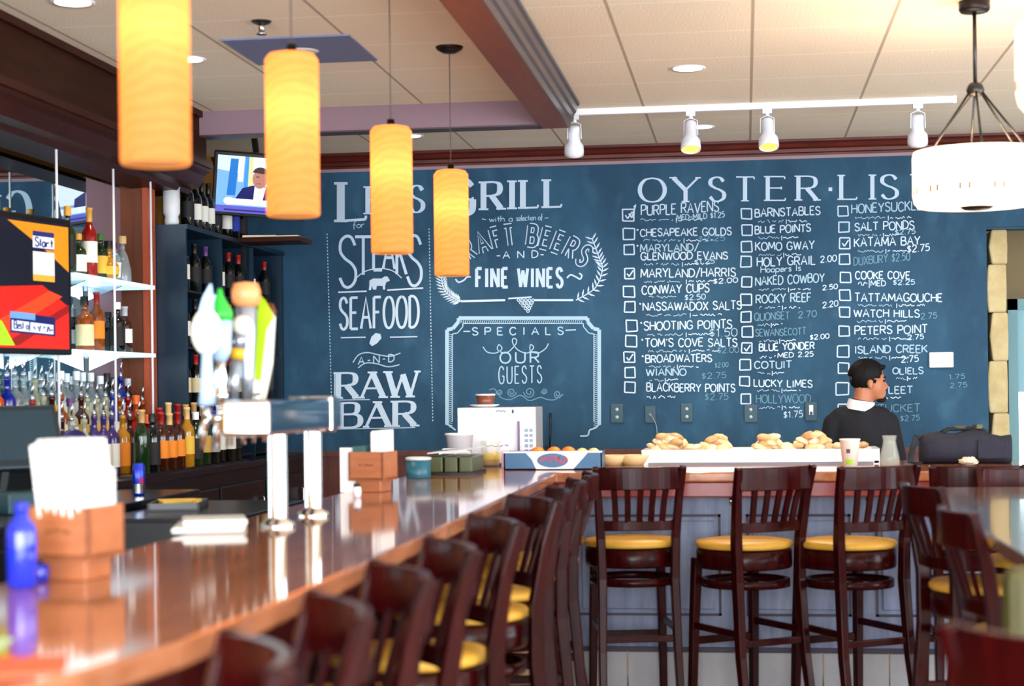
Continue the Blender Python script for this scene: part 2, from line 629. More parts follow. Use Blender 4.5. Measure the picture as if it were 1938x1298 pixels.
# mirror on the left wall behind the bottles, mauve strip painted in place of a reflection, wooden post at its end
MX = -3.31
struct(MB().span((XL, 8.37, 0), (MX, 8.96, 2.56)).build('trim_11', MAUVE), 'mauve strip painted in place of a reflection at the end of the bar mirror', 'wall strip')
struct(MB().span((XL, YF, 0), (MX - .02, 8.37, 1.0)).build('trim_12', BLACK))
MIR = mat('mirror', (205, 222, 226), rough=0.015, metal=1.0)
mir = MB().span((MX - .02, 4.0, 1.062), (MX, 8.37, 2.555)).build('bar_mirror', MIR)
tag(mir, 'large wall mirror behind the bottles and glass shelves', 'mirror')
post_m = mat('post_wood', (92, 48, 26), rough=0.4, noise=(110, 58, 30), nscale=5, nstretch=(6, 6, 0.6))
post = struct(MB().span((MX - .02, 8.85, 0), (-3.18, 8.955, 2.57)).build('trim_13', post_m), 'brown wooden post between the bar mirror and the wine cabinet', 'post')
MB().span((-3.185, 8.84, 0), (-3.155, 8.96, 2.57)).build('edge_bead', mat('orange_bead', (170, 76, 44), rough=.35), post, label='orange-brown bead on the post edge')

# ================================================================== chalkboard and its lettering
def board_material():
    m = mat('chalkboard_paint', (34, 82, 104), rough=0.75)
    nt = m.node_tree
    b = nt.nodes['Principled BSDF']
    tc = nt.nodes.new('ShaderNodeTexCoord')
    mp = nt.nodes.new('ShaderNodeMapping')
    mp.inputs['Scale'].default_value = (1.0, 1.0, 0.55)
    n1 = nt.nodes.new('ShaderNodeTexNoise'); n1.inputs['Scale'].default_value = 2.2; n1.inputs['Detail'].default_value = 8; n1.inputs['Roughness'].default_value = .62
    n2 = nt.nodes.new('ShaderNodeTexNoise'); n2.inputs['Scale'].default_value = 9; n2.inputs['Detail'].default_value = 5
    r = nt.nodes.new('ShaderNodeValToRGB')
    r.color_ramp.elements[0].position = .3; r.color_ramp.elements[1].position = .75
    r.color_ramp.elements[0].color = rgb(8, 52, 80); r.color_ramp.elements[1].color = rgb(36, 84, 114)
    r2 = nt.nodes.new('ShaderNodeValToRGB')
    r2.color_ramp.elements[0].position = .55; r2.color_ramp.elements[1].position = .85
    r2.color_ramp.elements[0].color = (0, 0, 0, 1); r2.color_ramp.elements[1].color = (.35, .35, .35, 1)
    mx = nt.nodes.new('ShaderNodeMixRGB'); mx.inputs[2].default_value = rgb(70, 118, 146)
    for a, c in ((tc.outputs['Object'], mp.inputs[0]), (mp.outputs[0], n1.inputs['Vector']), (mp.outputs[0], n2.inputs['Vector']),
                 (n1.outputs[0], r.inputs[0]), (n2.outputs[0], r2.inputs[0]), (r2.outputs[0], mx.inputs[0]), (r.outputs[0], mx.inputs[1]),
                 (mx.outputs[0], b.inputs['Base Color'])):
        nt.links.new(a, c)
    return m


BOARD = board_material()
board = MB().span((XL, YCH, 1.06), (DX0, YB, 2.885)).span((DX0, YCH, DZ + .012), (DX1, YB, 2.885)).build('chalkboard', BOARD)
tag(board, 'wall-wide blue-green chalkboard covered with white chalk lettering', 'chalkboard')
CHALK = mat('chalk', (186, 208, 228), rough=0.9)
CHALK2 = mat('chalk_soft', (160, 192, 212), rough=0.9)
CHALK3 = mat('chalk_faint', (98, 140, 162), rough=0.9)
CHALKBG = mat('chalkboard_gap', (22, 68, 97), rough=0.75)

G = {
 'A': (.72, '0,0 .36,1 .72,0|.13,.36 .59,.36'), 'B': (.6, '0,0 0,1|~0,1 .38,1 .52,.88 .5,.64 .36,.54 0,.54|~0,.54 .42,.53 .6,.4 .6,.14 .42,0 0,0'),
 'C': (.66, '~.64,.8 .5,.97 .3,1 .1,.86 0,.5 .1,.14 .3,0 .5,.03 .64,.2'), 'D': (.66, '0,0 0,1|~0,1 .34,.98 .58,.8 .66,.5 .58,.2 .34,.02 0,0'),
 'E': (.54, '0,0 0,1|0,1 .52,1|0,.52 .42,.52|0,0 .54,0'), 'F': (.52, '0,0 0,1|0,1 .52,1|0,.52 .4,.52'),
 'G': (.7, '~.66,.8 .5,.97 .3,1 .1,.86 0,.5 .1,.14 .3,0 .5,.02 .66,.14 .68,.44|.42,.44 .68,.44'), 'H': (.64, '0,0 0,1|.64,0 .64,1|0,.52 .64,.52'),
 'I': (.16, '.08,0 .08,1'), 'J': (.46, '~.4,1 .42,.3 .34,.06 .18,0 .02,.14'), 'K': (.62, '0,0 0,1|.6,1 0,.44|.18,.6 .62,0'), 'L': (.52, '0,1 0,0|0,0 .52,0'),
 'M': (.84, '0,0 .06,1|.06,1 .42,.2|.42,.2 .78,1|.78,1 .84,0'), 'N': (.68, '0,0 0,1|0,1 .68,0|.68,0 .68,1'), 'O': (.72, '~.36,1 .14,.92 0,.66 0,.34 .14,.08 .36,0 .58,.08 .72,.34 .72,.66 .58,.92 .36,1'),
 'P': (.58, '0,0 0,1|~0,1 .4,.99 .57,.87 .57,.62 .4,.48 0,.46'), 'Q': (.74, '~.36,1 .14,.92 0,.66 0,.34 .14,.08 .36,0 .58,.08 .72,.34 .72,.66 .58,.92 .36,1|.44,.26 .74,-.08'),
 'R': (.62, '0,0 0,1|~0,1 .4,.99 .56,.88 .56,.64 .4,.51 0,.49|.28,.5 .62,0'), 'S': (.58, '~.54,.82 .42,.97 .24,1 .06,.9 .04,.7 .2,.56 .42,.46 .56,.32 .54,.12 .36,0 .16,.02 .02,.18'),
 'T': (.62, '.31,0 .31,1|0,1 .62,1'), 'U': (.66, '~0,1 0,.35 .08,.08 .33,0 .58,.08 .66,.35 .66,1'), 'V': (.7, '0,1 .35,0|.35,0 .7,1'), 'W': (.98, '0,1 .24,0|.24,0 .49,.9|.49,.9 .74,0|.74,0 .98,1'),
 'X': (.64, '0,0 .64,1|0,1 .64,0'), 'Y': (.66, '0,1 .33,.48|.66,1 .33,.48|.33,.48 .33,0'), 'Z': (.6, '0,1 .6,1|.6,1 0,0|0,0 .6,0'),
 '0': (.56, '~.28,1 .06,.84 0,.5 .06,.16 .28,0 .5,.16 .56,.5 .5,.84 .28,1'), '1': (.3, '.02,.78 .2,1|.2,1 .2,0'), '2': (.54, '~.02,.76 .12,.96 .32,1 .5,.86 .48,.62 .26,.34 0,0|0,0 .54,0'),
 '5': (.52, '.48,1 .08,1|.08,1 .04,.56|~.04,.56 .26,.64 .48,.52 .5,.22 .32,.02 .02,.06'), '7': (.52, '0,1 .52,1|.52,1 .16,0'), '4': (.56, '.4,0 .4,1|.4,1 0,.3|0,.3 .56,.3'),
 '$': (.5, '~.46,.78 .3,.9 .08,.8 .1,.6 .4,.44 .44,.22 .24,.1 .02,.2|.25,-.05 .25,1.05'), '.': (.14, '.05,0 .09,.06'), "'": (.16, '.1,1 .06,.78'), '/': (.5, '0,-.12 .5,1.12'),
 '-': (.4, '.05,.45 .35,.45'), '*': (.2, '.04,.86 .16,.86|.1,.94 .1,.78'), '&': (.6, '~.6,0 .1,.7 .2,1 .36,.9 .3,.66 .02,.3 .16,0 .4,.06 .58,.4'),
 'a': (.5, '~.46,.5 .24,.56 .02,.34 .04,.08 .24,0 .44,.14|.47,.54 .46,.1 .52,0'), 'b': (.5, '0,1 0,0|~0,.4 .24,.56 .46,.42 .44,.1 .22,0 0,.12'), 'c': (.44, '~.42,.46 .22,.56 .02,.3 .12,.04 .42,.08'),
 'e': (.46, '~.02,.3 .42,.32 .38,.52 .18,.55 .02,.3 .12,.02 .44,.1'), 'f': (.36, '~.36,.96 .2,.96 .14,.7 .12,-.2|0,.52 .32,.52'), 'h': (.46, '0,1 0,0|~0,.36 .2,.54 .4,.46 .42,0'), 'i': (.14, '.06,.52 .06,0|.06,.7 .07,.76'),
 'l': (.16, '.06,1 .06,0'), 'n': (.46, '0,.54 0,0|~0,.36 .2,.54 .4,.46 .42,0'), 'o': (.48, '~.24,.56 .04,.42 .02,.14 .22,0 .42,.12 .44,.4 .24,.56'), 'p': (.5, '0,.54 0,-.36|~0,.4 .24,.56 .46,.42 .44,.1 .22,0 0,.12'),
 'r': (.36, '0,.54 0,0|~0,.34 .14,.5 .34,.52'), 's': (.4, '~.36,.48 .18,.56 .04,.44 .2,.3 .36,.14 .2,0 .02,.08'), 't': (.34, '.16,.86 .16,.04|0,.54 .32,.54'), 'u': (.46, '~0,.54 .02,.12 .2,0 .42,.14|.44,.54 .44,0'), 'w': (.62, '0,.54 .15,0|.15,0 .31,.5|.31,.5 .46,0|.46,0 .62,.54'),
 'x': (.44, '0,0 .44,.54|0,.54 .44,0'), 'y': (.46, '0,.54 .24,.06|.46,.54 .1,-.36'), 'm': (.7, '0,.54 0,0|~0,.36 .18,.54 .33,.42 .34,0|~.34,.36 .5,.54 .66,.44 .68,0'), 'd': (.5, '.48,1 .48,0|~.48,.4 .24,.56 .02,.36 .06,.06 .24,0 .48,.12'),
}


def glyph(ch):
    w, s = G[ch]
    out = []
    for st in s.split('|'):
        sm = st.startswith('~')
        pts = [tuple(float(k) for k in p.split(',')) for p in st.lstrip('~').split()]
        out.append((sm, smooth_pts(pts, 5) if sm else pts))
    return w, out


class Chalk:
    """marks drawn in chalk on a plane; coordinates are the photograph's pixels on that plane"""
    def __init__(self, plane=None, depth=0.002):
        self.mb = MB()
        self.k = 0
        self.plane = plane or (lambda px, py, d: at(px, py, Y=YCH - d))
        self.d = depth

    def ribbon(self, pts, w, d=None):
        d = (self.d if d is None else d) + .0001 * (self.k % 40)
        self.k += 1
        n = len(pts)
        if n < 2:
            return
        ww = w if isinstance(w, list) else [w] * n
        L, R = [], []
        for i in range(n):
            a, c = pts[max(i - 1, 0)], pts[min(i + 1, n - 1)]
            tx, ty = c[0] - a[0], c[1] - a[1]
            l = math.hypot(tx, ty) or 1
            nx, ny = -ty / l, tx / l
            L.append((pts[i][0] + nx * ww[i] / 2, pts[i][1] + ny * ww[i] / 2))
            R.append((pts[i][0] - nx * ww[i] / 2, pts[i][1] - ny * ww[i] / 2))
        vv = [self.plane(x, y, d) for x, y in L + R]
        self.mb.add(vv, [(i, i + 1, n + i + 1, n + i) for i in range(n - 1)])

    def poly(self, pts, d=None):
        self.mb.add([self.plane(x, y, self.d if d is None else d) for x, y in pts], [tuple(range(len(pts)))])

    def text(self, s, x0, y0, x1, y1, h, w=2.0, style='hand', jit=0.0, gap=0.18, d=None, slant=0.0, arch=None):
        """baseline from (x0,y0) to (x1,y1), cap height h pixels"""
        adv = []
        for ch in s:
            adv.append(.34 if ch == ' ' else G[ch][0])
        tot = sum(adv) + gap * (len(s) - 1)
        sx = (x1 - x0) / tot
        dy = (y1 - y0) / (x1 - x0)
        u = 0.0
        for ch, a in zip(s, adv):
            if ch != ' ':
                ox = x0 + u * sx
                jy = random.uniform(-jit, jit) * h
                js = 1 + random.uniform(-jit, jit)
                for sm, pts in glyph(ch)[1]:
                    q = []
                    for (gx, gy) in pts:
                        X = ox + gx * sx + slant * gy * h
                        Y = y0 + dy * (ox + gx * sx - x0) - gy * h * js + jy
                        if arch:
                            c0, k = arch
                            mid = ox + a * sx / 2
                            th = math.atan(2 * k * (mid - c0))
                            lx, ly = (gx - a / 2) * sx, gy * h
                            X = mid + lx * math.cos(th) + ly * math.sin(th)
                            Y = y0 + k * (mid - c0) ** 2 + lx * math.sin(th) - ly * math.cos(th)
                        q.append((X, Y))
                    if style == 'roman':
                        self.roman(q, pts, sm, w, d, h)
                    else:
                        self.ribbon(q, w, d)
                        if len(q) == 2 or not sm:
                            pass
            u += a + gap

    def roman(self, q, pts, sm, w, d, h):
        thin = max(1.0, w * .32)
        n = len(q)
        if sm:
            ww = []
            for i in range(n):
                a, c = q[max(i - 1, 0)], q[min(i + 1, n - 1)]
                l = math.hypot(c[0] - a[0], c[1] - a[1]) or 1
                f = abs(c[1] - a[1]) / l
                ww.append(thin + (w - thin) * f ** 1.6)
            self.ribbon(q, ww, d)
            return
        for i in range(n - 1):
            (ax, ay), (bx, by) = q[i], q[i + 1]
            l = math.hypot(bx - ax, by - ay) or 1
            vert = abs(by - ay) / l
            dirn = (bx - ax) * (by - ay)
            t = thin if vert < .5 else (w if (vert > .985 or dirn > 0) else thin * 1.5)
            self.ribbon([q[i], q[i + 1]], t, d)
            for k, (ex, ey) in ((i, q[i]), (i + 1, q[i + 1])):
                py = pts[k][1]
                if vert > .5 and (abs(py) < .02 or abs(py - 1) < .02):
                    hw = t / 2 + h * .075
                    self.ribbon([(ex - hw, ey), (ex + hw, ey)], thin, d)
                if vert < .3 and k == i + 1 and len(pts) == 2 and pts[1][0] > .3:
                    s_ = h * .1
                    yy = ey + (s_ if py > .9 else -s_ if py < .1 else 0)
                    self.ribbon([(ex, ey), (ex + .5, yy)] if yy != ey else [(ex, ey - s_ * .6), (ex, ey + s_ * .6)], thin, d)

    def scrib(self, x0, y0, x1, y1, amp=2.6, w=1.3, dens=.42):
        """small hand that cannot be read"""
        n = max(4, int((x1 - x0) * dens))
        pts = []
        for i in range(n + 1):
            t = i / n
            if random.random() < .12 and len(pts) > 2:
                self.ribbon(pts, w)
                pts = []
                continue
            pts.append((x0 + (x1 - x0) * t, y0 + (y1 - y0) * t + random.uniform(-amp, amp)))
        self.ribbon(pts, w)

    def box(self, x, y, s, w=2.4, check=False):
        j = lambda: random.uniform(-.8, .8)
        p = [(x + j(), y + j()), (x + s + j(), y + j()), (x + s + j(), y + s + j()), (x + j(), y + s + j()), (x + j(), y + j())]
        for i in range(4):
            self.ribbon([p[i], p[i + 1]], w)
        if check:
            self.ribbon([(x + s * .25, y + s * .5), (x + s * .45, y + s * .8)], w)
            self.ribbon([(x + s * .45, y + s * .8), (x + s * .85, y + s * .2)], w)

    def done(self, name, m, parent, label=None):
        return self.mb.build(name, m, parent, label=label)


random.seed(11)
# --- LES GRILL heading (the middle letters stand behind a pendant)
c = Chalk()
c.text('L', 645, 418, 692, 415, 71, 15, 'roman')
c.text("EE'S", 696, 404, 801, 401, 50, 9, 'roman', gap=.2)
c.text('G', 850, 409, 896, 408, 70, 13, 'roman')
c.text('RILL', 915, 396, 1062, 391, 51, 11, 'roman', gap=.3)
c.done('chalk_lettering', CHALK, board, 'serif chalk heading ending in GRILL')
# --- left panel
c = Chalk()
for ch, x0, x1, yb, h in (('S', 642, 674, 543, 96), ('T', 672, 703, 520, 72), ('E', 707, 723, 511, 62), ('A', 725, 747, 509, 60), ('K', 751, 769, 519, 70), ('S', 770, 798, 540, 94)):
    c.text(ch, x0, yb, x1, yb, h, 5.4)
c.text('SEAFOOD', 643, 623, 792, 619, 59, 5, gap=.24)
c.ribbon([(640, 553), (694, 551)], 3)
c.ribbon([(733, 549), (801, 545)], 3)
c.ribbon(smooth_pts([(672, 528), (690, 514), (716, 508), (742, 512), (760, 526)]), 2)
c.ribbon([(645, 639), (692, 638)], 2.2)
c.ribbon([(738, 638), (790, 637)], 2.2)
c.poly([(699, 531), (706, 527), (722, 527), (728, 523), (733, 523), (736, 527), (738, 531), (731, 534), (729, 540), (729, 548), (725, 548), (724, 541), (713, 541), (712, 548), (706, 548), (704, 541), (702, 549), (698, 549), (699, 538)])
c.poly([(699, 650), (703, 637), (711, 630), (720, 632), (722, 640), (713, 650), (704, 655)])
c.done('chalk_lettering', CHALK, board, 'chalk words STEAKS and SEAFOOD with a small bull')
c = Chalk()
c.text('A-N-D', 678, 690, 746, 684, 14, 2.2, gap=.35)
c.ribbon(smooth_pts([(668, 686), (678, 672), (695, 667), (715, 671), (738, 674), (758, 668)]), 2.2)
c.ribbon(smooth_pts([(678, 696), (692, 687), (712, 688), (735, 694), (756, 690)]), 2.2)
for x0, y0, x1, y1 in ((619, 442, 629, 815), (812, 432, 819, 800)):
    n = 60
    for i in range(n):
        t = i / n
        x, y = x0 + (x1 - x0) * t, y0 + (y1 - y0) * t
        c.ribbon([(x, y), (x, y + 3.2)], 2)
c.text('for', 668, 432, 690, 430, 12, 1.4, gap=.1)
c.text('with', 926, 420, 955, 419, 11, 1.5, gap=.1)
c.text('a', 963, 419, 970, 419, 11, 1.5)
c.text('selection of', 977, 418, 1027, 416, 11, 1.5, gap=.1)
c.ribbon([(912, 414), (920, 416)], 1.6)
c.ribbon([(1031, 413), (1038, 412)], 1.6)
c.done('chalk_ornament', CHALK2, board)
c = Chalk()
c.text('RAW', 640, 753, 790, 750, 47, 11, 'roman', gap=.16)
c.text('BAR', 645, 809, 785, 805, 46, 11, 'roman', gap=.2)
for x0, y0, x1, y1 in ((633, 706, 633, 755), (640, 812, 786, 809), (640, 757, 700, 756)):
    c.ribbon([(x0, y0), (x1, y1)], 1.5)
c.done('chalk_lettering', CHALK, board, 'bold serif chalk words RAW BAR')
# --- beers and wines
c = Chalk()
c.text('CRAFT BEERS', 862, 463, 1103, 463, 37, 10, gap=.34, arch=(986, .0030))
c.done('chalk_lettering', CHALK, board, 'arched outlined chalk words CRAFT BEERS')
c = Chalk(depth=.0068)
c.text('CRAFT BEERS', 862, 463, 1103, 463, 37, 5.6, gap=.34, arch=(986, .0030))
c.done('lettering_gap', CHALKBG, board)
c = Chalk()
c.text('FINE', 902, 543, 961, 543, 35, 6, gap=.42)
c.text('WINES', 981, 543, 1064, 543, 35, 5.6, gap=.42)
c.text('AND', 952, 489, 1018, 487, 13, 2, gap=.9)
c.ribbon([(940, 484), (947, 484)], 2)
c.ribbon([(1023, 482), (1029, 482)], 2)
c.ribbon(smooth_pts([(862, 528), (868, 534), (878, 530), (884, 524), (891, 524)]), 3)
c.ribbon(smooth_pts([(1073, 526), (1080, 520), (1090, 524), (1098, 528), (1101, 521), (1096, 517)]), 3)
c.ribbon([(872, 570), (956, 568)], 4)
c.ribbon([(1010, 568), (1085, 568)], 4)
c.ribbon([(962, 565), (1006, 562)], 3)
for i in range(5):
    for k in range(5 - i):
        x, y = 978 + k * 7 + i * 4.5, 568 + i * 5.2
        c.ribbon(smooth_pts([(x, y), (x + 3, y - 2.5), (x + 6, y), (x + 3, y + 2.5), (x, y)], 3), 1.6)
c.done('chalk_lettering', CHALK, board, 'bold chalk words FINE WINES')
c = Chalk()
right = smooth_pts([(1120, 450), (1133, 485), (1140, 510), (1126, 545), (1090, 568)], 8)
left = smooth_pts([(836, 508), (836, 530), (842, 550), (858, 564), (872, 570)], 8)
for path, sgn in ((right, 1), (left, -1)):
    c.ribbon(path, 2)
    for i in range(1, len(path) - 1, 2):
        x, y = path[i]
        tx, ty = path[i + 1][0] - path[i - 1][0], path[i + 1][1] - path[i - 1][1]
        l = math.hypot(tx, ty)
        tx, ty = tx / l, ty / l
        for s in (-1, 1):
            dx_, dy_ = -tx * 9 + s * -ty * 11, -ty * 9 + s * tx * 11
            c.ribbon([(x, y), (x + dx_ * .5, y + dy_ * .5), (x + dx_, y + dy_)], [1, 3.4, .6])
c.done('chalk_wreath', CHALK, board, 'chalk laurel wreath around the wine list')
# --- specials frame
c = Chalk()


def frame_path(x0, y0, x1, y1, k):
    return [(x0, y1 - k), (x0, y0 + k), (x0 + k * .5, y0 + k * .9), (x0 + k, y0 + k * .3), (x0 + k, y0), (x1 - k, y0), (x1 - k, y0 + k * .3), (x1 - k * .5, y0 + k * .9), (x1, y0 + k), (x1, y1 - k)]


for p in (smooth_pts(frame_path(846, 602, 1134, 826, 22), 1),):
    for i in range(len(p) - 1):
        c.ribbon([p[i], p[i + 1]], 7)
p = frame_path(856, 612, 1124, 818, 20)
for i in range(len(p) - 1):
    c.ribbon([p[i], p[i + 1]], 2)
c.ribbon(smooth_pts([(846, 803), (852, 806), (862, 814)]), 3)
c.ribbon(smooth_pts([(1134, 803), (1126, 810), (1116, 814), (1112, 824), (1098, 825)]), 3)
for i in range(58):
    x = 872 + i * 4
    c.ribbon([(x, 611), (x + 2, 606)], 1.4)
for i in range(46):
    y = 632 + i * 3.9
    c.ribbon([(850, y), (856, y + 2)], 1.4)
    c.ribbon([(1124, y), (1130, y + 2)], 1.4)
c.done('chalk_frame', CHALK2, board, 'double chalk frame with notched corners')
c = Chalk()
c.text('SPECIALS', 894, 634, 1066, 633, 14, 2.4, gap=.75)
c.ribbon([(877, 627), (890, 627)], 2.4)
c.ribbon([(1070, 625), (1090, 624)], 2.4)
c.ribbon(smooth_pts([(914, 656), (922, 666), (938, 668), (950, 660), (944, 652), (942, 662), (958, 668), (974, 654), (978, 644), (972, 640), (970, 648), (980, 662), (998, 668), (1010, 658), (1004, 652), (1004, 664), (1018, 668), (1032, 660), (1038, 650)]), 2)
c.text('OUR', 947, 687, 1020, 686, 20, 3, gap=.4)
c.text('GUESTS', 944, 726, 1025, 724, 32, 2.4, gap=.4)
c.done('chalk_lettering', CHALK2, board, 'chalk words SPECIALS and OUR GUESTS')
c = Chalk()
for cx, cy, r, s in ((968, 742, 9, 1), (1002, 742, 11, -1), (1055, 746, 8, 1), (945, 742, 6, -1), (1030, 740, 6, -1)):
    c.ribbon([(cx + s * r * (1 - i / 26) * math.cos(i * .5), cy + r * (1 - i / 26) * math.sin(i * .5)) for i in range(22)], 2)
c.ribbon(smooth_pts([(926, 738), (936, 736), (948, 752), (966, 756), (985, 748), (1002, 758), (1022, 752), (1036, 756), (1050, 756), (1066, 746)]), 2)
c.done('chalk_flourish', CHALK3, board)
# --- oyster list heading
c = Chalk()
xs_ = [(1212, 1257), (1274, 1321), (1343, 1371), (1393, 1427), (1453, 1486), (1511, 1546)]
for ch, (a, e) in zip('OYSTER', xs_):
    yb = 382 - (a - 1212) * .012
    c.text(ch, a, yb, e, yb, 45, 8, 'roman')
c.ribbon([(1568, 358), (1575, 358)], 7)
for ch, (a, e) in zip('LIST', ((1592, 1621), (1647, 1655), (1668, 1698), (1722, 1760))):
    yb = 377 - (a - 1592) * .012
    c.text(ch, a, yb, e, yb, 45, 8, 'roman')
c.done('chalk_lettering', CHALK, board, 'widely spaced serif chalk heading OYSTER LIST')

COLS = (
    [(1178, 396, 22, 1, 1, ' PURPLE RAVENS', 1206, 408, 1360, 400, 19, 1), (1180, 432, 21, 0, 1, 'CHESAPEAKE GOLDS', 1212, 447, 1384, 445, 14, 1), (1181, 463, 19, 0, 2, 'MARYLAND/', 1212, 477, 1322, 474, 14, 0),
     (0, 0, 0, 0, 1, 'GLENWOOD EVANS', 1213, 492, 1377, 490, 14, 1), (1182, 508, 19, 1, 1, 'MARYLAND/HARRIS', 1213, 525, 1392, 523, 16, 1), (1180, 541, 21, 0, 1, 'CONWAY CUPS', 1215, 557, 1342, 552, 16, 0),
     (1182, 571, 20, 0, 1, 'NASSAWADOX SALTS', 1217, 588, 1403, 585, 15, 1), (1185, 606, 21, 0, 1, 'SHOOTING POINTS', 1219, 625, 1385, 621, 16, 1), (1184, 635, 21, 0, 1, "TOM'S COVE SALTS", 1221, 656, 1395, 655, 15, 1),
     (1181, 666, 20, 1, 1, 'BROADWATERS', 1222, 686, 1347, 684, 14, 1), (1183, 695, 19, 0, 2, 'WIANNO', 1223, 711, 1298, 711, 13, 1), (1182, 723, 20, 0, 1, 'BLACKBERRY POINTS', 1224, 740, 1391, 742, 15, 0)],
    [(1403, 395, 19, 0, 1, 'BARNSTABLES', 1429, 411, 1552, 406, 15, 1), (1404, 425, 20, 0, 1, 'BLUE POINTS', 1429, 442, 1534, 438, 14, 1), (1403, 457, 20, 0, 1, 'KOMO GWAY', 1430, 474, 1541, 471, 15, 1),
     (1402, 485, 20, 0, 1, 'HOLY GRAIL', 1433, 504, 1543, 500, 16, 0), (1404, 524, 19, 0, 2, 'NAKED COWBOY', 1430, 540, 1560, 533, 16, 1), (1402, 557, 20, 0, 2, 'ROCKY REEF', 1431, 574, 1535, 570, 16, 1),
     (1403, 590, 19, 0, 3, 'QUONSET', 1428, 607, 1494, 603, 14, 1), (1405, 618, 20, 0, 3, 'SEWANSECOTT', 1430, 637, 1525, 633, 13, 1), (1404, 649, 19, 1, 1, 'BLUE YONDER', 1437, 664, 1541, 660, 13, 0),
     (1400, 680, 20, 0, 2, 'COTUIT', 1428, 698, 1498, 696, 13, 1), (1400, 712, 18, 0, 1, 'LUCKY LIMES', 1427, 731, 1537, 733, 13, 1), (1402, 746, 18, 0, 3, 'HOLLYWOOD', 1431, 763, 1534, 762, 16, 1)],
    [(1586, 390, 19, 0, 2, 'HONEYSUCKLES', 1612, 404, 1756, 396, 17, 1), (1588, 420, 19, 0, 1, 'SALT PONDS', 1618, 437, 1730, 433, 15, 1), (1589, 450, 20, 1, 1, 'KATAMA BAY', 1617, 467, 1741, 463, 16, 1),
     (1589, 481, 19, 0, 3, 'DUXBURY $2.50', 1616, 502, 1722, 492, 15, 0), (1590, 515, 20, 0, 1, 'COOKE COVE', 1619, 528, 1722, 528, 14, 0), (1589, 549, 20, 0, 1, 'TATTAMAGOUCHE', 1618, 570, 1783, 571, 15, 1),
     (1589, 581, 19, 0, 1, 'WATCH HILLS', 1616, 600, 1740, 600, 14, 1), (1588, 617, 19, 0, 1, 'PETERS POINT', 1618, 633, 1755, 630, 15, 1), (1585, 654, 22, 0, 2, 'ISLAND CREEK', 1618, 669, 1755, 667, 14, 1),
     (1587, 687, 19, 0, 2, 'OLIELS', 1690, 708, 1747, 707, 12, 1), (1583, 724, 23, 0, 2, 'WELLFLEET', 1618, 745, 1727, 744, 13, 1), (1586, 765, 20, 0, 3, 'NANTUCKET', 1618, 780, 1741, 778, 14, 0)],
)
CM = {1: CHALK, 2: CHALK2, 3: CHALK3}
random.seed(21)
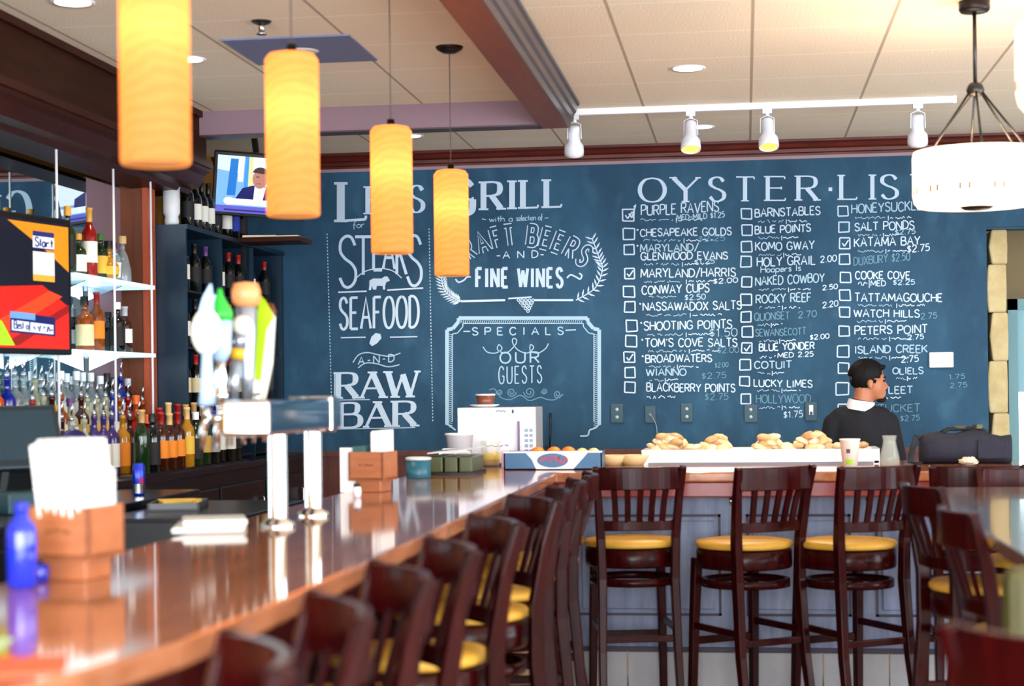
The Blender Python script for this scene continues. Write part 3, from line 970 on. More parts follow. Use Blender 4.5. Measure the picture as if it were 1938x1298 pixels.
for ci, colm in enumerate(COLS):
    boxes = Chalk()
    inks = {1: Chalk(), 2: Chalk(), 3: Chalk()}
    for bx, by, bs, ck, ink, txt, x0, y0, x1, y1, h, sub in colm:
        if bs:
            boxes.box(bx, by, bs, 2.6, ck)
        inks[ink].text(txt, x0, y0, x1, y1, h, 2.3 if ink < 3 else 1.8, jit=.05)
        if ci == 0 and bs and txt not in ('CONWAY CUPS', 'WIANNO', 'BLACKBERRY POINTS', 'MARYLAND/HARRIS'):
            inks[1].ribbon([(x0 - 7, y0 - h + 1), (x0 - 4, y0 - h + 3)], 3)
        if sub:
            xe = x0 + (x1 - x0) * .8
            inks[2].scrib(x0 + 6, y0 + 8, x0 + (xe - x0) * .55, y0 + 8)
            inks[1].ribbon([(x0 + (xe - x0) * .6, y0 + 4), (x0 + (xe - x0) * .6, y0 + 13)], 1.6)
            inks[1].scrib(x0 + (xe - x0) * .63, y0 + 8, xe, y0 + 7, 2.2, 1.8)
    if ci == 0:
        inks[2].text('MED-MILD $1.25', 1281, 417, 1371, 411, 10, 1.8, jit=.05)
        inks[3].text('$2.25', 1322, 457, 1372, 455, 10, 1.6)
        inks[2].text('$1.25', 1314, 500, 1352, 498, 8, 1.6)
        inks[1].text('$2.00', 1350, 537, 1396, 534, 9, 1.8)
        inks[2].text('$2.50', 1296, 568, 1335, 566, 10, 1.8)
        inks[2].text('$1.50', 1343, 637, 1395, 636, 15, 1.6)
        inks[3].text('$2.00', 1358, 668, 1398, 667, 11, 1.6)
        inks[3].text('$2.00', 1353, 696, 1378, 694, 9, 1.5)
        inks[3].text('$2.75', 1328, 717, 1374, 715, 11, 1.5)
        inks[3].text('$2.75', 1334, 757, 1378, 756, 12, 1.6)
        inks[2].scrib(1228, 563, 1280, 562, 3)
        inks[1].scrib(1224, 752, 1278, 750, 3, 1.8)
        inks[1].ribbon([(1190, 404), (1196, 412)], 3); inks[1].ribbon([(1196, 412), (1203, 387)], 3)
    if ci == 1:
        inks[1].text('2.00', 1553, 497, 1583, 494, 12, 2)
        inks[2].text('Hoopers Is', 1440, 516, 1516, 512, 12, 1.8, gap=.12)
        inks[1].text('2.50', 1557, 549, 1585, 546, 9, 1.8)
        inks[1].text('2.20', 1557, 583, 1586, 579, 11, 1.8)
        inks[3].text('2.70', 1511, 602, 1545, 599, 12, 1.8)
        inks[1].text('$2.00', 1533, 643, 1569, 640, 9, 1.8)
        inks[1].text('MED 2.25', 1472, 677, 1539, 674, 9, 1.8)
        inks[2].scrib(1438, 675, 1468, 675, 3, 1.8)
        inks[1].text('$1.75', 1483, 791, 1519, 789, 12, 1.6)
    if ci == 2:
        inks[1].text('$2.75', 1717, 478, 1759, 474, 13, 2)
        inks[2].text('$2.75', 1694, 444, 1732, 442, 9, 1.5)
        inks[2].text('$2.25', 1690, 539, 1731, 538, 9, 1.8)
        inks[1].text('MED', 1648, 541, 1676, 541, 10, 1.8)
        inks[1].ribbon([(1645, 530), (1645, 545)], 1.6)
        inks[1].scrib(1624, 537, 1641, 537, 3.5, 1.8)
        inks[3].text('2.75', 1743, 604, 1773, 602, 11, 1.8)
        inks[1].text('2.75', 1718, 643, 1748, 641, 9, 1.8)
        inks[1].text('2.75', 1706, 686, 1738, 684, 12, 2)
        inks[3].text('1.75', 1796, 718, 1826, 716, 9, 1.5)
        inks[3].text('2.75', 1798, 734, 1830, 732, 9, 1.5)
        inks[3].text('$2.75', 1704, 797, 1740, 795, 10, 1.5)
    boxes.done('chalk_lettering', CHALK, board)
    for k in (1, 2, 3):
        if inks[k].mb.f:
            inks[k].done('chalk_lettering', CM[k], board, ('left', 'middle', 'right')[ci] + ' column of the oyster list in ' + ('bright', 'soft', 'faint')[k - 1] + ' chalk')

# ================================================================== lamps and ceiling fittings
WARM = (1.0, 0.77, 0.54)
AMBER = shade_mat('amber_glass', (238, 186, 142), 0.9, swirl=True, glow_col=(255, 176, 84), glow_s=.30)
PDARK = mat('bronze_fitting', (30, 22, 22), rough=0.4, metal=0.6)
CORD = mat('lamp_cord', (70, 62, 58), rough=0.6)
PEND = [(3.70, 'nearest of the four amber glass pendants, largest, at the upper left'), (4.88, 'second nearest amber glass pendant, in front of the hanging television'),
        (6.30, 'third amber glass pendant from the left, covering part of the chalk heading'), (7.62, 'farthest and smallest amber glass pendant, hanging left of GRILL')]
for i, (y, lab) in enumerate(PEND):
    if i == 0:
        t = thing('pendant_lamp', lab, 'pendant lamp', (-1.30, y, 1.97), 0, 'amber pendants over the bar')
        r, h = .078, .475
        b = MB().lathe([(r - .004, 0), (r, .006), (r, h - .02), (r - .012, h - .004), (r - .03, h), (.02, h)], n=40, cap=False)
        b.lathe([(.02, h - .004), (r - .03, h - .004), (r - .014, h - .008), (r - .005, h - .022), (r - .005, .006), (r - .004, 0)], n=40, cap=False)
        b.build('lamp_shade', AMBER, t)
        MB().lathe([(0, .004), (r - .007, .004), (r - .007, .007), (0, .007)], n=36, cap=False).build('bottom_diffuser', shade_mat('frosted_bottom', (190, 170, 140), .7), t)
        MB().cyl((0, 0, h - .03), (0, 0, h + .025), .018, .014).build('socket', PDARK, t)
        MB().ball((0, 0, .30), (.016, .016, .026)).build('bulb', glow('warm_bulb', (255, 220, 160), 12), t)
        MB().cyl((0, 0, h + .02), (0, 0, 3.0 - 1.97 - .01), .0022, n=6).build('cord', CORD, t)
        MB().lathe([(.0, -.03), (.03, -.028), (.055, -.014), (.062, -.004), (.062, 0)], (0, 0, 3.0 - 1.97), 28).build('canopy', PDARK, t)
        pend0 = t
    else:
        dup(pend0, (-1.30, y, 1.97), 0, lab)
    point('pendant_bulb_light', (-1.30, y, 1.97 + .30), 10, WARM, .034)

# drum pendants with opal shades
OPAL = shade_mat('opal_shade', (255, 246, 232), 0.75, glow_col=(255, 236, 214), glow_s=.55)
DR, DH = .252, .225
drums = [((0.935, 7.12), 'large round opal drum pendant hanging by rods in front of the chalkboard'), ((0.965, 4.62), 'nearer opal drum pendant cut by the right picture edge')]
for i, ((x, y), lab) in enumerate(drums):
    zb = 2.17
    if i == 0:
        t = thing('drum_pendant', lab, 'pendant lamp', (x, y, zb), 0, 'opal drum pendants')
        prof_o = [(.06, 0), (.15, -.004), (DR - .02, .004), (DR - .006, .02), (DR, .05), (DR, DH - .02), (DR - .004, DH)]
        prof_i = [(DR - .009, DH), (DR - .005, DH - .02), (DR - .005, .05), (DR - .012, .024), (.15, .003), (.06, .006)]
        b = MB().lathe(prof_o, n=56, cap=False).lathe(prof_i, n=56, cap=False)
        b.build('drum_shade', OPAL, t)
        sl = MB()
        for k in range(12):
            a = 2 * PI * k / 12 + .22
            for dd in (-.07, .07):
                p = (math.cos(a + dd) * (DR + .001), math.sin(a + dd) * (DR + .001), .062)
                sl.box(p, (.004, .009, .026), a + dd)
        sl.build('shade_cutouts', mat('cutout_dark', (150, 110, 90), rough=.6), t)
        MB().lathe([(.0, -.012), (.05, -.012), (.066, -.002), (.066, .012), (.0, .014)], n=28).build('finial_plate', PDARK, t)
        MB().cyl((0, 0, .47), (0, 0, 3.0 - zb - .01), .008, n=10).build('stem', GUN, t)
        MB().lathe([(.0, .445), (.03, .45), (.036, .47), (.03, .49), (.02, .50), (0, .505)], n=20).build('hub', GUN, t)
        for k in range(6):
            a = 2 * PI * k / 6 + .5
            MB().cyl((math.cos(a) * .022, math.sin(a) * .022, .47), (math.cos(a) * (DR - .02), math.sin(a) * (DR - .02), DH - .03), .0048, n=8).build('rod', GUN, t)
        MB().lathe([(.0, -.045), (.055, -.045), (.062, -.035), (.062, 0)], (0, 0, 3.0 - zb), 28).build('canopy', PDARK, t)
        drum0 = t
    else:
        dup(drum0, (x, y, zb), .4, lab)
    for a in (0.3, 2.4, 4.5):
        point('drum_bulb_light', (x + .12 * math.cos(a), y + .12 * math.sin(a), zb + .10), 6.5, (1, .68, .42), .04)

# recessed downlights
DL = [((138, 4), 'recessed downlight at the top left, left of the nearest pendant'), ((355, 112), 'small recessed downlight just right of the nearest pendant'),
      ((775, 257), 'far recessed downlight beside the third pendant, beyond the header'), ((1302, 129), 'recessed downlight in the right-hand ceiling nearer than the track'), ((1326, 240), 'recessed downlight behind the second track spotlight')]
dl_glow = glow('downlight_glow', (255, 226, 196), 5)
for i, ((px, py), lab) in enumerate(DL):
    p = at(px, py, Z=ZC)
    t = thing('recessed_downlight', lab, 'ceiling light', p, 0, 'recessed downlights')
    MB().lathe([(.066, -.001), (.084, -.006), (.086, 0)], n=28, cap=False).build('trim_ring', WHITE, t)
    MB().lathe([(0, -.004), (.07, -.003)], n=28, cap=False).build('lens', dl_glow, t)
    spot('downlight', (p.x, p.y, ZC - .02), (p.x, p.y, 0), 55, (1, .80, .58), 110, .8, .06)

# sprinkler and air vent panel
p = at(495, 40, Z=ZC)
t = thing('fire_sprinkler', 'chrome ceiling sprinkler above the second pendant', 'sprinkler', p)
MB().lathe([(.028, -.012), (.04, -.004), (.042, 0)], n=20).build('escutcheon', GUN, t)
MB().cyl((0, 0, -.05), (0, 0, 0), .012, .014).cyl((0, 0, -.056), (0, 0, -.05), .022).build('sprinkler_head', STEEL, t)
p0, p1 = at(440, 80, Z=ZC), at(700, 110, Z=ZC)
t = thing('ceiling_panel', 'blue-grey square ceiling panel with a round speaker grille', 'ceiling panel', ((p0.x + p1.x) / 2, 7.55, ZC))
MB().box((0, 0, -.004), (.57, .58, .008)).build('panel_face', mat('blue_grey_panel', (112, 122, 158), rough=.6), t)
MB().lathe([(0, -.016), (.06, -.014), (.08, -.008)], n=28).build('speaker_grille', mat('grille_grey', (190, 186, 180), rough=.6), t)

# white lighting track with four heads
ty = 9.46
x0, x1 = at(1080, 214, Y=ty).x, at(1806, 196, Y=ty).x
t = thing('lighting_track', 'long white lighting track fixed under the ceiling', 'lighting track', ((x0 + x1) / 2, ty, ZC))
MB().box((0, 0, -.018), (x1 - x0, .035, .036)).build('rail', WHITE, t, bevel=.004)
for s in (-1, 1):
    MB().box((s * (x1 - x0) / 2, 0, -.018), (.02, .04, .042)).build('end_cap', WHITE, t)
HW = mat('spotlight_white', (222, 226, 236), rough=.35)
copper = glow('spotlight_lamp', (255, 176, 84), 1.6)
heads = [(1066, 'white track spotlight at the left end of the track under the beam', -.25, False), (1307, 'second white track spotlight from the left with a glowing lamp face', 0, True),
         (1452, 'third white track spotlight from the left with a glowing lamp face', .12, True), (1737, 'white track spotlight at the right end of the track, turned to the wall', .1, False)]
for i, (px, lab, tilt, lit) in enumerate(heads):
    x = at(px, 210, Y=ty).x
    x = max(x, x0 + .02)
    t = thing('track_spotlight', lab, 'spotlight', (x, ty, ZC - .036), 0, 'white track spotlights')
    MB().box((0, 0, -.012), (.05, .03, .024)).cyl((0, 0, -.04), (0, 0, -.02), .012).build('adapter', HW, t)
    yk = MB()
    for s in (-1, 1):
        yk.sweep([(s * .004, 0, -.036), (s * .036, 0, -.05), (s * .038, 0, -.13)], .014, .004, side=(0, 1, 0))
    yk.build('yoke', HW, t)
    ax = Vector((tilt * .3, -.34 if lit else .5, -1)).normalized()
    c0 = Vector((0, 0, -.055))
    MB().lathe([(0, 0), (.026, .002), (.032, .012), (.034, .09), (.052, .115), (.055, .15), (.054, .17), (.05, .17), (.046, .13)], c0, 28, ax, cap=False).build('lamp_can', HW, t)
    MB().lathe([(0, .176 if lit else .15), (.03, .172 if lit else .148), (.05, .164 if lit else .14)], c0, 24, ax, cap=False).build('lamp_face', copper if lit else HW, t)
    if lit:
        spot('track_light', Vector((x, ty, ZC - .036)) + c0 + ax * .2, (x + tilt, ty - 1.5, 0), 40, (1, .78, .5), 60)
    else:
        spot('track_light', Vector((x, ty, ZC - .036)) + c0 + ax * .2, (x + tilt, YCH, 1.2), 30, (1, .92, .84), 80)

# ================================================================== televisions
def tv(name, lab, c, w, h, yaw, pitch, roll, depth=.05, bez=.025):
    t = thing(name, lab, 'television', c)
    t.rotation_euler = Euler((pitch, roll, yaw), 'XYZ')
    MB().span((-w / 2 - bez, .0, -h / 2 - bez), (w / 2 + bez, depth, h / 2 + bez)).build('casing', mat('tv_casing', (8, 8, 10), rough=.25), t, bevel=.006)
    return t


def shapes(t, name, polys, w, h, y0=-.002):
    """flat areas of a picture on a screen; polys: (colour, strength, points in 0..1)"""
    b, ms = MB(), []
    for k, (col, s, pts) in enumerate(polys):
        ms.append(glow('screen_%d_%d_%d' % col, col, s))
        b.add([((px - .5) * w, y0 - k * .00025, (py - .5) * h) for px, py in pts], [tuple(range(len(pts)))], False, k)
    o = bpy.data.objects.new(name, None)
    me = bpy.data.meshes.new(name)
    me.from_pydata(b.v, [], b.f)
    for m in ms:
        me.materials.append(m)
    me.polygons.foreach_set('material_index', b.m)
    return link(name, me, t)


def ell(cx, cy, rx, ry, n=18, a0=0, a1=2 * PI):
    return [(cx + rx * math.cos(a0 + (a1 - a0) * i / n), cy + ry * math.sin(a0 + (a1 - a0) * i / n)) for i in range(n)]


full = [(0, 0), (1, 0), (1, 1), (0, 1)]
# big television in front of the mirror: its far edge is the right-hand one
A, B = at(133, 436, X=-2.93), at(133, 652, X=-2.93)
tvh = .545
tvw = .93
yaw = math.radians(90 - 13.5)
ctr = Vector((A.x, A.y, (A.z + B.z) / 2)) - Vector((math.cos(yaw), math.sin(yaw), 0)) * (tvw / 2 + .02)
tvb = tv('television', 'large flat television showing a red and orange advert in front of the mirror', ctr, tvw, tvh, yaw, 0, 0)
R = [((22, 22, 38), .8, full), ((214, 34, 20), 1.0, [(0, 0), (1, 0), (1, .34), (.8, .5), (.45, .46), (0, .56)]),
     ((240, 70, 30), 1.0, [(.25, .05), (.45, .05), (.95, .42), (.85, .46)]), ((150, 16, 16), 1.0, [(.5, .02), (.62, .02), (1, .3), (1, .36)]),
     ((238, 90, 30), 1.0, [(0, .5), (.25, .62), (.3, .7), (0, .58)]), ((232, 140, 20), 1.0, [(.55, .98), (1, .98), (1, .62), (.82, .78)]),
     ((40, 46, 110), 1.0, [(.73, .78), (.89, .78), (.89, .92), (.73, .92)]), ((236, 236, 246), 1.0, [(.73, .79), (.89, .79), (.89, .88), (.73, .88)]),
     ((236, 226, 236), 1.0, [(.73, .56), (.89, .56), (.89, .76), (.73, .76)]), ((246, 170, 60), 1.0, [(.73, .53), (.89, .53), (.89, .58), (.73, .58)]),
     ((24, 30, 92), 1.0, [(.56, .12), (.89, .10), (.89, .25), (.56, .28)]), ((110, 160, 236), 1.0, [(.56, .23), (.74, .22), (.74, .27), (.56, .28)]),
     ((220, 226, 250), 1.0, [(.57, .135), (.875, .115), (.875, .19), (.57, .215)]), ((170, 240, 30), 1.0, [(0, .02), (.59, .02), (.5, .2), (0, .5)])]
shapes(tvb, 'screen', R, tvw, tvh)
c = Chalk(plane=lambda u, v, d: Vector(((u - .5) * tvw, -.009, (v - .5) * tvh)))
c.text('Sta', .74, .80, .815, .80, -.07, .011, gap=.12)
c.text('rt', .823, .80, .875, .80, -.07, .011, gap=.12)
c.text('Best of', .58, .15, .70, .145, -.06, .008, gap=.1)
c.scrib(.72, .16, .865, .15, .025, .01, 140)
c.done('screen_text', glow('screen_ink', (30, 36, 120), .8), tvb)
MB().span((-.2, .05, -.1), (.2, .16, .1)).build('wall_bracket', BLACK, tvb)
# small television on a corner bracket above the wine cabinet
tvs = tv('television', 'small tilted television showing a newsreader, mounted above the wine cabinet', at(492, 352, Y=9.75), .50, .33, math.radians(17), math.radians(14), math.radians(4), .06, .022)
N = [((120, 176, 236), .9, full), ((196, 226, 250), 1, [(.0, .75), (.25, .7), (.3, 1), (.0, 1)]), ((30, 110, 190), 1, [(.12, .3), (.22, .3), (.24, .95), (.15, .95)]),
     ((226, 240, 252), 1, [(.24, .55), (.3, .55), (.31, 1), (.25, 1)]), ((60, 140, 210), 1, [(.31, .3), (.38, .3), (.38, 1), (.32, 1)]), ((222, 226, 236), 1, [(.36, .3), (1, .3), (1, 1), (.36, 1)]),
     ((206, 206, 150), 1, [(.36, .3), (.42, .3), (.41, 1), (.36, 1)]),
     ((22, 26, 92), 1, [(.22, .24), (.80, .24), (.76, .40), (.62, .48), (.54, .50), (.42, .50), (.30, .44)]), ((226, 220, 232), 1, [(.43, .24), (.54, .24), (.57, .48), (.44, .50)]),
     ((172, 116, 104), 1, ell(.495, .62, .085, .17)), ((56, 48, 56), 1, ell(.50, .72, .09, .11, 18, -.1, PI + .1)), ((60, 46, 50), 1, [(.45, .65), (.49, .65), (.49, .665), (.45, .665)]), ((130, 76, 72), 1, [(.46, .53), (.51, .53), (.51, .545), (.46, .545)]),
     ((232, 232, 246), 1, [(.18, .14), (1, .14), (1, .25), (.18, .25)]), ((250, 250, 255), 1, ell(.15, .2, .06, .07)), ((90, 90, 190), 1, [(0, 0), (1, 0), (1, .12), (0, .12)]), ((44, 44, 120), 1, [(.1, .03), (.9, .03), (.9, .06), (.1, .06)]), ((40, 44, 70), 1, [(.55, .93), (.82, .93), (.82, .97), (.55, .97)])]
shapes(tvs, 'screen', N, .50, .33)
MB().cyl((0, .06, 0), (-.05, .45, .25), .02).build('bracket_arm', BLACK, tvs)

# ================================================================== back bar: cabinet, shelves, bottles
CT = mat('black_counter', (14, 16, 24), rough=0.25)
t = thing('back_bar_cabinet', 'long black back bar cabinet under the bottles along the left wall', 'cabinet', (-2.84, 8.0, 0))
MB().span((-.44, -3.0, 0), (.0, 2.95, 1.02)).build('carcass', BLACK, t)
MB().span((-.60, -3.0, 1.02), (.01, 2.95, 1.06)) if False else MB().span((-.46, -3.0, 1.02), (.01, .36, 1.06)).span((-.60, .36, 1.02), (.01, 2.95, 1.06)).build('counter_slab', CT, t, bevel=.004)
for i in range(6):
    y0 = -2.6 + i * .9
    d = MB().span((.0, y0 + .02, .12), (.018, y0 + .88, .94)).build('door', mat('black_door', (18, 19, 24), rough=.3), t, bevel=.003)
    MB().tube([(.018, y0 + .78, .7), (.04, y0 + .78, .71), (.04, y0 + .78, .84), (.018, y0 + .78, .85)], .006).build('handle', STEEL, d)
# wine cabinet
WX0, WX1, WY0, WY1, WZ = -3.44, -2.99, 8.97, 10.94, 2.345
t = thing('wine_cabinet', 'tall dark blue wine cabinet with open compartments between post and chalkboard', 'cabinet', (-3.27, 10.14, 1.06))
T = .025
ly0, ly1 = WY0 - 10.14, WY1 - 10.14
lx0, lx1 = WX0 + 3.27, WX1 + 3.27
WZ -= 1.06
cabm = mat('cabinet_blue', (10, 36, 54), rough=.35)
cin = mat('cabinet_inside', (8, 14, 24), rough=.5)
for yy in (ly0, ly1 - T):
    MB().span((lx0, yy, 0), (lx1, yy + T, WZ)).build('side_panel', cabm, t)
MB().span((lx0, ly0 + T, 0), (lx0 + .012, ly1 - T, WZ)).build('back_panel', cin, t)
MB().span((lx0, ly0, WZ), (lx1 + .01, ly1, WZ + T)).build('top_panel', cabm, t)
cw = (ly1 - ly0 - 2 * T) / 3
for k in (1, 2):
    MB().span((lx0 + .012, ly0 + T + cw * k - .01, 0), (lx1 - .005, ly0 + T + cw * k + .01, WZ)).build('divider', cabm, t)
SHZ = [1.085, 1.40, 1.71, 2.02]
for zz in SHZ:
    MB().span((lx0 + .012, ly0 + T, zz - 1.072), (lx1 - .02, ly1 - T, zz - 1.06)).build('shelf', cin, t)
WZ += 1.06

# ---- bottles
GL = {}


def glassm(n, col, tr=0.0):
    return mat('bottle_' + n, col, rough=.08, trans=tr, spec=.6)


for n, c, tr in (('dark', (10, 14, 14), 0), ('green', (22, 48, 20), .3), ('amber', (150, 70, 14), .35), ('clear', (214, 226, 228), .75), ('brown', (60, 22, 8), .2), ('gold', (206, 140, 30), .4),
                 ('red', (150, 20, 14), .3), ('blue', (24, 40, 150), .3), ('pale', (206, 206, 170), .6), ('orange', (214, 84, 14), .3), ('black', (8, 8, 9), 0), ('white', (232, 232, 232), 0), ('purple', (70, 50, 120), .3)):
    GL[n] = glassm(n, c, tr)
LB = {n: mat('label_' + n, c, rough=.7) for n, c in (('white', (226, 226, 218)), ('cream', (216, 200, 158)), ('orange', (226, 130, 30)), ('yellow', (222, 176, 60)), ('red', (176, 28, 26)), ('blue', (40, 60, 160)), ('black', (20, 20, 22)), ('grey', (150, 152, 156)), ('gold', (190, 150, 60)))}
CP = {n: mat('cap_' + n, c, rough=.4) for n, c in (('black', (14, 14, 14)), ('red', (150, 26, 24)), ('white', (232, 232, 236)), ('gold', (206, 150, 60)), ('cork', (190, 150, 100)), ('silver', (196, 198, 204)), ('blue', (36, 56, 170)), ('purple', (86, 50, 110)), ('orange', (220, 96, 30)), ('green', (40, 110, 40)), ('tan', (216, 178, 120)), ('yellow', (232, 190, 40)))}
PROF = {
    'wine': ([(.0, 0), (.9, 0), (1, .02), (1, .58), (.93, .66), (.5, .74), (.38, .80), (.36, .97), (.42, .975), (.42, 1), (0, 1)], .30, .038, (.78, 1.005), (.22, .52)),
    'spirit': ([(0, 0), (.9, 0), (1, .02), (1, .62), (.92, .68), (.45, .76), (.34, .8), (.34, .93), (.4, .935), (.4, 1), (0, 1)], .28, .038, (.90, 1.04), (.14, .54)),
    'square': ([(0, 0), (.95, 0), (1, .02), (1, .58), (.9, .66), (.5, .72), (.36, .76), (.36, .9), (.42, .905), (.42, 1), (0, 1)], .26, .044, (.86, 1.03), (.1, .5)),
    'round': ([(0, 0), (.6, 0), (.92, .1), (1, .25), (.94, .4), (.6, .54), (.34, .6), (.3, .86), (.38, .865), (.38, .95), (0, .95)], .22, .05, (.82, 1.02), (.14, .36)),
    'flask': ([(0, 0), (.95, 0), (1, .03), (.96, .3), (.6, .62), (.3, .72), (.28, .9), (.36, .905), (.36, 1), (0, 1)], .27, .046, (.88, 1.04), (.08, .26)),
}
BC = {}
BCOUNT = [0]


def bottle(kind, glass, label, cap, loc, lab, group, h=1.0, pour=False, cat='bottle'):
    key = (kind, glass, label, cap, pour)
    prof, H, Rr, cz, lz = PROF[kind]
    if key not in BC:
        n = 4 if False else 20
        parts = [('glass_body', MB().lathe([(r * Rr, z * H) for r, z in prof], n=n).mesh('glass_body', GL[glass]))]
        if label:
            rr = Rr * 1.012
            rs = [max(r for r, z in prof)]
            if kind in ('round', 'flask'):
                zs = [lz[0] + (lz[1] - lz[0]) * i / 4 for i in range(5)]

                def rad(z):
                    for (ra, za), (rb, zb) in zip(prof, prof[1:]):
                        if za <= z <= zb and zb > za:
                            return ra + (rb - ra) * (z - za) / (zb - za)
                    return 1
                lp = [(rad(z) * rr + .0004, z * H) for z in zs]
            else:
                lp = [(rr, lz[0] * H), (rr, lz[1] * H)]
            parts.append(('label_wrap', MB().lathe(lp, n=18, cap=False, a0=-2.5, a1=1.2).mesh('label_wrap', LB[label])))
        if cap:
            rc = .44 * Rr if kind == 'wine' else .46 * Rr
            if kind == 'wine':
                cpz = [(.40 * Rr, cz[0] * H + .006), (.39 * Rr, .96 * H), (.45 * Rr, .965 * H), (.45 * Rr, cz[1] * H), (0, cz[1] * H)]
            else:
                cpz = [(rc, cz[0] * H), (rc, cz[1] * H), (rc * .9, cz[1] * H + .003), (0, cz[1] * H + .003)]
            parts.append(('cap', MB().lathe(cpz, n=16, cap=False).mesh('cap', CP[cap])))
        if pour:
            pm = MB().cyl((0, 0, H), (0, 0, H + .02), .011).tube([(0, 0, H + .02), (0, 0, H + .045), (.012, -.012, H + .075)], [.0055, .005, .004], 8)
            parts.append(('pour_spout', pm.mesh('pour_spout', STEEL)))
        BC[key] = parts
    t = thing('bottle', lab, cat, loc, 0, group)
    t.scale = (1, 1, h)
    for nme, me in BC[key]:
        link(nme, me, t)
    return t


CN = {'dark': 'dark', 'green': 'green', 'amber': 'amber', 'clear': 'clear', 'brown': 'brown', 'gold': 'golden', 'red': 'red', 'blue': 'blue', 'pale': 'pale', 'orange': 'orange', 'black': 'black', 'white': 'white', 'purple': 'purple'}


def describe(glass, label, cap, pour):
    s = CN[glass] + ' bottle'
    if pour:
        return s + ' with a pour spout'
    if label and cap:
        return s + ' with %s label and %s cap' % (label, cap)
    if cap:
        return s + ' with %s cap' % cap
    return s


def row(specs, x, y0, dy, z, rowname, group, jx=.008):
    """specs from the far end (right in view) to the near end"""
    for i, sp in enumerate(specs):
        kind, glass, label, cap = sp[:4]
        pour = len(sp) > 4 and sp[4]
        y = y0 - dy * i
        bottle(kind, glass, label, None if pour else cap, (x + random.uniform(-jx, jx), y + random.uniform(-.006, .006), z), '%s, %s from right %s' % (describe(glass, label, cap, pour), ORD[i], rowname), group,
               random.uniform(.94, 1.06), pour)


random.seed(5)
# wine bottles in front of the cabinet and post on the back bar
BX = -3.075
wine_row = [('wine', 'dark', 'black', 'black'), ('wine', 'dark', 'white', 'purple'), ('wine', 'dark', 'white', 'white'), ('wine', 'dark', 'grey', 'blue'), ('wine', 'green', 'gold', 'cork'), ('spirit', 'green', 'black', 'white'), ('wine', 'gold', 'yellow', 'tan'),
            ('wine', 'brown', 'orange', 'red'), ('wine', 'brown', 'orange', 'tan'), ('wine', 'brown', 'orange', 'red'), ('spirit', 'dark', 'black', 'black'), ('wine', 'green', None, 'cork')]
t = thing('bottle_riser', 'low black riser on the back bar holding the front row of wine bottles', 'riser', (-2.875, 8.65, 1.06))
MB().span((-.03, -.95, 0), (.04, .95, .012)).build('step', BLACK, t)
row(wine_row, -2.872, 9.45, .14, 1.072, 'in the front wine row', 'wine bottles on the back bar')
row([('wine', 'dark', None, 'cork'), ('wine', 'dark', None, 'purple'), ('wine', 'dark', None, 'white'), ('wine', 'brown', None, 'cork'), ('wine', 'brown', None, 'gold'), ('wine', 'brown', None, 'red'), ('wine', 'brown', None, 'tan'), ('wine', 'brown', None, 'red')],
    -2.947, 9.38, .14, 1.10, 'in the rear wine row', 'wine bottles on the back bar', .004)
t = thing('bottle_riser', 'tall black riser under the rear wine bottles beside the cabinet', 'riser', (-2.947, 8.9, 1.06))
MB().span((-.034, -.62, 0), (.034, .56, .04)).build('step', BLACK, t)

# spirits in front of the mirror: stepped riser
t = thing('bottle_riser', 'stepped black riser for the spirit bottles under the glass shelves', 'riser', (-3.20, 7.9, 1.06))
MB().span((-.09, -1.6, 0), (.0, .9, .20)).build('step', BLACK, t)
MB().span((.0, -1.6, 0), (.09, .9, .10)).build('step', BLACK, t)
sp_hi = [('spirit', 'black', 'black', 'silver'), ('spirit', 'blue', 'white', 'white', True), ('spirit', 'black', None, 'black'), ('spirit', 'black', 'grey', 'black'), ('spirit', 'clear', 'white', 'white'), ('spirit', 'clear', 'white', 'white'), ('spirit', 'clear', 'white', 'white'),
         ('spirit', 'clear', 'white', 'white'), ('spirit', 'clear', 'white', 'white'), ('spirit', 'clear', 'white', 'white'), ('spirit', 'clear', 'yellow', 'white', True), ('flask', 'clear', 'grey', 'silver', True), ('spirit', 'pale', 'yellow', 'black', True), ('spirit', 'clear', 'blue', 'silver', True),
         ('spirit', 'clear', 'white', 'silver', True), ('spirit', 'blue', 'blue', 'blue', True), ('spirit', 'orange', 'white', 'orange', True)]
row(sp_hi, -3.245, 8.74, .1, 1.26, 'of the top bottle tier', 'spirit bottles on the back bar')
sp_mid = [('flask', 'amber', 'orange', 'orange', True), ('flask', 'orange', 'orange', 'orange'), ('spirit', 'red', 'red', 'red', True), ('spirit', 'amber', 'cream', 'white', True), ('spirit', 'blue', 'white', 'blue', True), ('spirit', 'pale', 'yellow', 'purple', True), ('spirit', 'pale', 'yellow', 'purple', True),
          ('spirit', 'pale', 'blue', 'gold', True), ('spirit', 'brown', 'gold', 'black', True), ('spirit', 'pale', 'cream', 'purple'), ('spirit', 'amber', 'cream', 'black', True), ('spirit', 'brown', 'cream', 'black', True), ('spirit', 'pale', 'yellow', 'silver', True), ('spirit', 'red', 'white', 'red', True)]
row(sp_mid, -3.155, 8.72, .108, 1.16, 'of the middle bottle tier', 'spirit bottles on the back bar')
sp_lo = [('square', 'black', 'grey', 'black'), ('flask', 'red', 'orange', 'orange'), ('spirit', 'amber', 'orange', 'red', True), ('spirit', 'brown', 'black', 'black', True), ('spirit', 'gold', 'orange', 'black', True), ('spirit', 'purple', 'white', 'white', True), ('spirit', 'purple', 'white', 'white', True), ('spirit', 'purple', 'white', 'silver', True),
         ('spirit', 'pale', 'cream', 'gold', True), ('square', 'clear', 'white', 'black', True), ('spirit', 'brown', 'cream', 'gold', True)]
row(sp_lo, -3.06, 8.66, .125, 1.06, 'of the bottom bottle tier', 'spirit bottles on the back bar')

